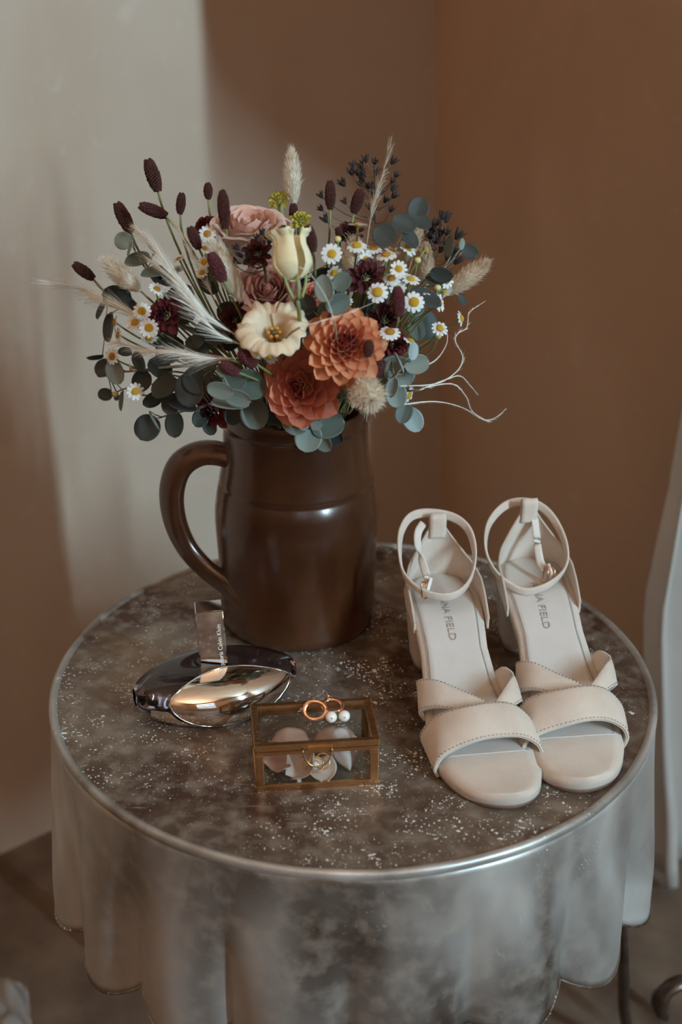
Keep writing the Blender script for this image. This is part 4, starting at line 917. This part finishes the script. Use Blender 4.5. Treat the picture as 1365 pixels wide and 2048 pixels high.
DAISY = [
 (415, 468, 36, (.1, -.1, .95), .01, 1, 'daisy left of the tall pink rose, just right of its small wine flower'),
 (410, 496, 28, (.2, -.6, .8), .01, 1, 'daisy half hidden behind the burnet head left of the pink rose'),
 (408, 524, 30, (-.3, -.2, .9), .005, 0, 'daisy under the bunny tail left of the dusty rose'),
 (404, 545, 28, (-.2, -.5, .8), .01, 0, 'lowest of the stacked daisies beside the bunny tail left of the roses'),
 (358, 518, 28, (-.5, -.7, .5), .01, 1, 'daisy behind the long white plume, upper left'),
 (352, 540, 32, (-.3, -.8, -.3), .01, 1, 'pale daisy seen from behind amid the upper left plumes'),
 (314, 578, 34, (.4, -.5, .7), .0, 1, 'daisy right below the left pointing bunny tail'),
 (284, 622, 38, (.05, -.25, .95), -.005, 0, 'top daisy of the three clustered at the left'),
 (270, 645, 38, (-.2, -.35, .9), -.01, 0, 'left daisy of the three clustered at the left'),
 (298, 656, 40, (.1, -.1, 1), -.015, 0, 'right daisy of the three clustered at the left'),
 (299, 676, 36, (.1, .75, .6), .0, 0, 'daisy drooping just below the three clustered left ones'),
 (229, 645, 32, (-.9, -.1, .3), .0, 1, 'daisy seen edge on left of the three clustered ones'),
 (236, 670, 30, (-.7, .1, .5), .0, 1, 'daisy below the edge-on one at far left'),
 (224, 713, 34, (-.45, .1, .9), -.005, 1, 'daisy at the tip of the level white plume'),
 (271, 783, 36, (.15, .05, .95), -.02, 0, 'lowest daisy on the left, above the big round leaf'),
 (262, 738, 24, (-.75, .5, .1), .0, 0, 'half-open daisy left of the lower eucalyptus'),
 (664, 508, 43, (-.05, -.1, 1), -.01, 0, 'large front-facing daisy right of the yellow bud'),
 (669, 546, 34, (-.3, -.3, .8), .005, 0, 'daisy directly below the one beside the yellow bud'),
 (716, 450, 40, (.05, -.9, .25), .01, 0, 'uppermost daisy of the right cluster, seen from the side'),
 (714, 490, 42, (.0, -.65, .7), .0, 0, 'daisy under the uppermost one of the right cluster'),
 (748, 496, 36, (.1, -.75, .6), .0, 1, 'daisy at the middle top of the right cluster'),
 (773, 509, 44, (-.1, -.8, .55), -.01, 1, 'wide flat daisy in the middle of the right cluster'),
 (786, 502, 34, (.3, -.8, .5), .012, 0, 'daisy peeping out behind the wide flat daisy'),
 (732, 520, 38, (-.4, -.3, -.6), .0, 0, 'daisy seen from behind above the dark burgundy flower'),
 (817, 496, 40, (.55, -.5, .6), .0, 0, 'daisy leaning right before the blurred tan bunny tail'),
 (852, 500, 36, (.5, -.2, -.5), .01, 0, 'daisy seen from behind at the right of the tan bunny tail'),
 (798, 538, 36, (.05, -.1, .95), -.02, 0, 'front-facing daisy in the middle of the right cluster'),
 (784, 556, 40, (-.1, -.6, .7), -.008, 1, 'daisy behind and below the small front-facing one'),
 (822, 558, 40, (.2, -.7, .65), -.008, 0, 'daisy above the large right front-facing one'),
 (756, 584, 45, (-.1, -.15, .95), -.02, 0, 'large front-facing daisy before the dark burgundy flower'),
 (796, 577, 36, (.0, .3, -.8), -.005, 0, 'daisy seen from behind above the wine burnet head'),
 (850, 581, 38, (.1, -.7, .35), .0, 1, 'daisy seen side on below the blurred right bunny tail'),
 (829, 604, 44, (.05, -.05, 1), -.022, 0, 'large front-facing daisy right of the wine burnet head'),
 (893, 561, 34, (.35, -.05, .9), .0, 0, 'daisy before the base of the far right bunny tail'),
 (889, 583, 34, (.3, .4, -.5), .005, 0, 'daisy hanging below the one at the far right bunny tail'),
 (880, 606, 36, (.75, -.1, .5), -.005, 0, 'daisy turned right, below the far right bunny tail'),
 (881, 656, 36, (.2, -.4, .7), -.01, 0, 'lower right daisy with a small bud beneath it'),
 (924, 637, 34, (.9, -.1, .25), .005, 0, 'edge-on daisy farthest right beside the white tendril'),
 (781, 663, 44, (.05, -.65, .7), -.03, 1, 'daisy right of the orange dahlia below the burnet head'),
 (691, 601, 32, (.1, -.6, .7), -.01, 0, 'daisy above the orange dahlia between eucalyptus leaves'),
 (823, 682, 38, (.3, -.4, .2), .005, 0, 'pale daisy behind the right blue eucalyptus leaves'),
 (818, 790, 40, (.7, .3, .3), .0, 0, 'pale daisy under the right eucalyptus beside the white tendrils'),
 (540, 712, 36, (-.3, .3, .8), -.005, 0, 'daisy peeping out under the open cream lisianthus')]
for px, py, d, face, dy, k, lab in DAISY:
    p = bp_(px, py, dy); s_ = d * mpp(p) * .98; ax = idir(*face); Bf = basis(ax); root = thing('chamomile_flower', p, 'white ' + lab, 'flower', 'daisies in the bouquet')
    n_ = random.choice((11, 12, 13)); dr = random.uniform(-.10, .22)
    inst('disc', DD[k], mtx(p, Bf, s_), root); inst('sepals', SEP, mtx(p, Bf, s_), root)
    for i in range(n_):
        M = mtx(p, Bf, s_) @ Matrix.Rotation(i / n_ * math.tau + random.uniform(-.06, .06), 4, 'Z') @ Matrix.Rotation(-dr + random.uniform(-.10, .10), 4, 'X'); inst('petal', DPET, M, root)
    stem(root, p - ax * s_ * .1, (ax + Vector((0, 0, .6))).normalized(), .0007)
for px, py, lab in [(231, 788, 'round yellow daisy bud at far lower left'), (676, 478, 'pale round daisy bud above the daisy beside the yellow lisianthus'), (836, 520, 'small daisy bud below the daisy seen from behind on the right'), (877, 671, 'yellow daisy bud under the lower right daisy'), (876, 575, 'pale daisy bud left of the far right bunny tail')]:
    p = bp_(px, py, -.005); root = thing('chamomile_bud', p, lab, 'flower bud', 'daisy buds in the bouquet'); part('bud', ico(p, .0025, 2, (1, 1, .85)), mat('bud_yellow', (.62, .52, .22), .7), root)
    part('bud_cup', ico(p - Vector((0, 0, .0009)), .0023, 2, (1, 1, .8)), M_GREEN, root); stem(root, p, Vector((0, 0, 1)), .0006)

# ---- dried dark sprigs
M_DARK = mat('dried_dark_floret', (.018, .011, .010), .8, 0, (.035, .02, .018), 200)
FLO = mesh_from(*merge(*[tube([Vector((0, 0, 0)), Vector((.22 * math.cos(a), .22 * math.sin(a), .5)), Vector((.55 * math.cos(a), .55 * math.sin(a), 1.))], [.12, .20, .04], 5) for a in [i / 5 * math.tau for i in range(5)]], ico(Vector((0, 0, .25)), .30, 1)), M_DARK, True, 'floret')
def sprig(spine, tips, size, dy, lab):
    Y = depth(*spine[-1], dy); root = thing('dried_sprig', ony(*spine[0], Y), lab, 'dried flower', 'dried dark sprigs in the bouquet'); Sp = cr([ony(x, y, Y) for x, y in spine], 24)
    st = part('stem', tube(Sp, [.0011 - .0006 * i / 23 for i in range(24)], 5), M_STEMB, root); stem(root, Sp[0], (Sp[1] - Sp[0]).normalized(), .0011, M_STEMB, 'lower_stem')
    for x, y in tips:
        p = ony(x, y, Y + random.uniform(-.02, .02)); below = [q for q in Sp if q.z < p.z - .004] or [Sp[0]]; q = min(below, key=lambda q: (q - p).length + abs(q.z - (p.z - .02)) * .5)
        mid = q.lerp(p, .55) + Vector((0, 0, -.004)); part('twig', tube(cr([q, mid, p], 7), .00045, 4), M_STEMB, st)
        inst('floret', FLO, mtx(p, basis(((p - mid).normalized() + Vector((random.uniform(-.3, .3), random.uniform(-.3, .3), .4))).normalized()), size * random.uniform(.8, 1.15) * mpp(p)), root)
sprig([(760, 520), (752, 460), (748, 400), (750, 350), (752, 325)], [(708, 336), (725, 338), (733, 325), (750, 328), (783, 328), (705, 350), (716, 351), (726, 352), (728, 362), (752, 350), (690, 372), (737, 378), (746, 378), (783, 366), (790, 355), (784, 382), (785, 396), (762, 390), (748, 396), (769, 406), (752, 412), (781, 424), (646, 396), (646, 421), (693, 408), (655, 445), (740, 420), (722, 372), (745, 440)], 16, .055, 'tall dried dark sprig with tiny florets at the top right')
sprig([(850, 540), (868, 500), (882, 465), (888, 440)], [(884, 438), (875, 450), (892, 445), (868, 462), (880, 474), (893, 470), (862, 478), (872, 486), (912, 478), (890, 492), (860, 496), (880, 505), (905, 508), (862, 510), (910, 528), (895, 520)], 20, .05, 'dried dark sprig low behind the right daisies')
sprig([(530, 540), (526, 500), (524, 475)], [(524, 470), (532, 478), (516, 482), (538, 490), (478, 500), (485, 515), (470, 530), (500, 520)], 16, -.005, 'short dried dark sprig between the roses')

# ---- eucalyptus
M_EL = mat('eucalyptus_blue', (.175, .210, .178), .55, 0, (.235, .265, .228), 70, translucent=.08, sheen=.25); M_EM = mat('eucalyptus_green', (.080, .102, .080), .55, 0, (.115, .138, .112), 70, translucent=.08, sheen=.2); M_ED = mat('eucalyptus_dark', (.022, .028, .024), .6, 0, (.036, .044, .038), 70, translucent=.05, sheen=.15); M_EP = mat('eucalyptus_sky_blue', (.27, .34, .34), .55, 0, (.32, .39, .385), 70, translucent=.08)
def leaf_mesh(m):
    def fn(u, v):
        s = (u - .5) * 2; w_ = .5 * math.sqrt(max(0, 1 - (2 * v - 1) ** 2)) * (1 - .08 * (v - .5)); w_ = max(w_, .012)
        return Vector((s * w_, v, .10 * s * s * w_ * 2 + .10 * (v - .5) ** 2 - .02 * math.exp(-(s * 7) ** 2) * (1 - v)))
    return mesh_from(*thick(grid(fn, 13, 15), .010), m, True, 'leaf')
LM = {k: leaf_mesh(m) for k, m in (('L', M_EL), ('M', M_EM), ('D', M_ED), ('P', M_EP))}
M_ESTEM = mat('eucalyptus_stem', (.26, .25, .19), .6)
def eucalyptus(lab, spine, leaves, dy=0.):
    Sp = cr([bp_(x, y, dy + (q[0] if q else 0)) for x, y, *q in spine], 26); root = thing('eucalyptus_branch', Sp[0], lab, 'foliage', 'eucalyptus branches in the bouquet')
    part('branch', tube(Sp, [.0012 - .0006 * i / 25 for i in range(26)], 6), M_ESTEM, root)
    stem(root, Sp[0], (Sp[1] - Sp[0]).normalized(), .0012, M_ESTEM, 'lower_stem')
    for x, y, w_, l_, ang, k, *z in leaves:      # centre pixel, apparent width, length, tip direction (deg, 0 = right, 90 = down), tint
        c = bp_(x, y, dy + (z[0] if z else random.uniform(-.012, .004))); sc = mpp(c); td = RT * math.cos(rad(ang)) - UP * math.sin(rad(ang)); td = td.normalized(); sd = td.cross(TC).normalized()
        true_w = max(w_, l_ * .78); tilt = math.acos(min(1, max(.1, w_ / true_w))) * random.choice((-1, 1)); nv = TC * math.cos(tilt) + sd * math.sin(tilt)
        nv = (nv + td * random.uniform(-.15, .15)).normalized(); y_ = (td - nv * td.dot(nv)).normalized(); x_ = y_.cross(nv); Bm = Matrix((x_, y_, nv)).transposed()
        base = c - y_ * (l_ * sc * .5); inst('leaf', LM[k], mtx(base, Bm, (true_w * sc, l_ * sc, l_ * sc)), root)
        near = min(Sp, key=lambda q: (q - base).length)
        if .002 < (near - base).length < .05: part('leaf_stalk', tube([near, (near + base) / 2 - Vector((0, 0, .001)), base + y_ * .001], .0005, 4), M_ESTEM, root)
eucalyptus('eucalyptus branch with round blue leaves at upper left', [(380, 640, .02), (330, 590), (290, 535), (258, 480)], [(247, 482, 37, 38, 200, 'L', -.01), (262, 498, 9, 34, 100, 'L'), (276, 522, 34, 56, 175, 'M'), (312, 548, 30, 62, 165, 'M'), (300, 495, 10, 36, 250, 'M'), (330, 560, 30, 46, 30, 'D')], .02)
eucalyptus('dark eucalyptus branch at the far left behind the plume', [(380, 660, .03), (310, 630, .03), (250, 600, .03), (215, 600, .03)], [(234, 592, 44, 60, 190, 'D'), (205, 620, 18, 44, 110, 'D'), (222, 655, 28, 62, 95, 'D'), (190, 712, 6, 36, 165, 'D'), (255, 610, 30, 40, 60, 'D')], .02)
eucalyptus('eucalyptus branch with one pale leaf at the lower left', [(400, 730, .02), (330, 735), (270, 742), (215, 745)], [(232, 744, 38, 52, 70, 'L', -.015), (209, 736, 36, 42, 150, 'D'), (202, 748, 14, 18, 170, 'D'), (211, 789, 26, 32, 190, 'D'), (246, 802, 13, 42, 100, 'M'), (234, 795, 12, 14, 120, 'D'), (284, 762, 40, 46, 120, 'D'), (280, 722, 26, 44, 60, 'D'), (320, 738, 40, 56, 40, 'D'), (250, 705, 20, 30, 190, 'D')], .01)
eucalyptus('eucalyptus branch drooping with two big round grey leaves left of the jug', [(440, 800, .02), (400, 815, .01), (355, 825), (318, 836)], [(295, 856, 53, 56, 120, 'D', -.01), (311, 841, 5, 46, 60, 'P', -.014), (351, 849, 40, 54, 95, 'D', -.012), (305, 797, 26, 46, 150, 'D'), (343, 808, 40, 46, 110, 'D'), (365, 815, 26, 58, 200, 'D'), (402, 836, 34, 42, 120, 'D'), (420, 855, 28, 34, 60, 'D'), (380, 780, 60, 70, 90, 'D'), (330, 775, 44, 60, 150, 'D'), (395, 760, 60, 60, 60, 'D')], .0)
eucalyptus('eucalyptus branch with stacked pale leaves at the front left of the jug rim', [(520, 800, .02), (490, 805, -.01), (465, 785, -.02), (445, 748, -.02)], [(446, 741, 26, 30, 250, 'M', -.03), (441, 779, 34, 56, 190, 'L', -.032), (470, 760, 50, 50, 330, 'M', -.012), (474, 793, 34, 60, 200, 'L', -.026), (460, 810, 34, 78, 180, 'L', -.020), (500, 770, 60, 72, 30, 'M', -.004), (510, 828, 58, 64, 80, 'M', -.004), (470, 828, 40, 50, 120, 'D', .004), (545, 840, 34, 70, 20, 'D', .012)], .0)
eucalyptus('eucalyptus rosette hanging over the front of the jug rim', [(640, 800, .02), (635, 825, -.005), (625, 845, -.015), (618, 856, -.025)], [(626, 822, 58, 62, 280, 'M', -.012), (592, 843, 56, 58, 200, 'L', -.016), (656, 850, 56, 70, 350, 'M', -.014), (664, 866, 40, 60, 40, 'D', -.006), (622, 833, 46, 56, 300, 'M', -.020), (617, 876, 56, 60, 100, 'L', -.024), (607, 851, 20, 24, 190, 'P', -.034), (633, 851, 20, 24, 350, 'L', -.034), (645, 880, 34, 54, 50, 'L', -.010)], .0)
eucalyptus('pale blue eucalyptus branch right of the dahlias', [(740, 780, .02), (775, 765, -.01), (805, 735, -.02), (826, 715, -.02)], [(825, 702, 21, 38, 280, 'P', -.03), (834, 728, 40, 52, 350, 'L', -.022), (800, 745, 62, 66, 60, 'L', -.008), (797, 726, 6, 46, 60, 'P', -.03), (790, 735, 46, 56, 200, 'L', -.004), (786, 776, 26, 42, 100, 'P', -.03), (793, 790, 44, 52, 80, 'L', -.018), (826, 840, 42, 54, 60, 'P', -.006), (808, 826, 36, 46, 110, 'M', -.012), (765, 750, 20, 40, 250, 'L', -.0)], .0)
eucalyptus('dark eucalyptus branch at the top right behind the daisies', [(740, 560, .06), (790, 500, .06), (815, 450, .06), (838, 415, .06)], [(837, 418, 44, 48, 290, 'D'), (808, 448, 40, 52, 200, 'D'), (845, 446, 30, 40, 30, 'D'), (770, 470, 50, 50, 230, 'D'), (820, 480, 30, 44, 60, 'D')], .0)
eucalyptus('eucalyptus branch with round leaves at the far right', [(800, 600, .03), (860, 560, .03), (905, 520, .03), (938, 495, .03)], [(941, 504, 32, 35, 30, 'D'), (923, 488, 12, 24, 280, 'L'), (903, 492, 18, 46, 270, 'M'), (884, 548, 28, 48, 10, 'D'), (925, 600, 18, 24, 60, 'D'), (850, 600, 40, 70, 20, 'D'), (870, 560, 30, 40, 200, 'D')], .0)
eucalyptus('eucalyptus sprig between the yellow bud and the daisies', [(640, 690, .01), (655, 640, -.01), (665, 600, -.02), (672, 560, -.02)], [(650, 577, 40, 56, 260, 'L', -.028), (684, 564, 36, 44, 310, 'M', -.022), (676, 606, 38, 54, 335, 'M', -.02), (655, 622, 40, 40, 90, 'M', -.006), (632, 640, 50, 60, 160, 'D', -.004), (612, 610, 40, 46, 220, 'D', .0)], .0)
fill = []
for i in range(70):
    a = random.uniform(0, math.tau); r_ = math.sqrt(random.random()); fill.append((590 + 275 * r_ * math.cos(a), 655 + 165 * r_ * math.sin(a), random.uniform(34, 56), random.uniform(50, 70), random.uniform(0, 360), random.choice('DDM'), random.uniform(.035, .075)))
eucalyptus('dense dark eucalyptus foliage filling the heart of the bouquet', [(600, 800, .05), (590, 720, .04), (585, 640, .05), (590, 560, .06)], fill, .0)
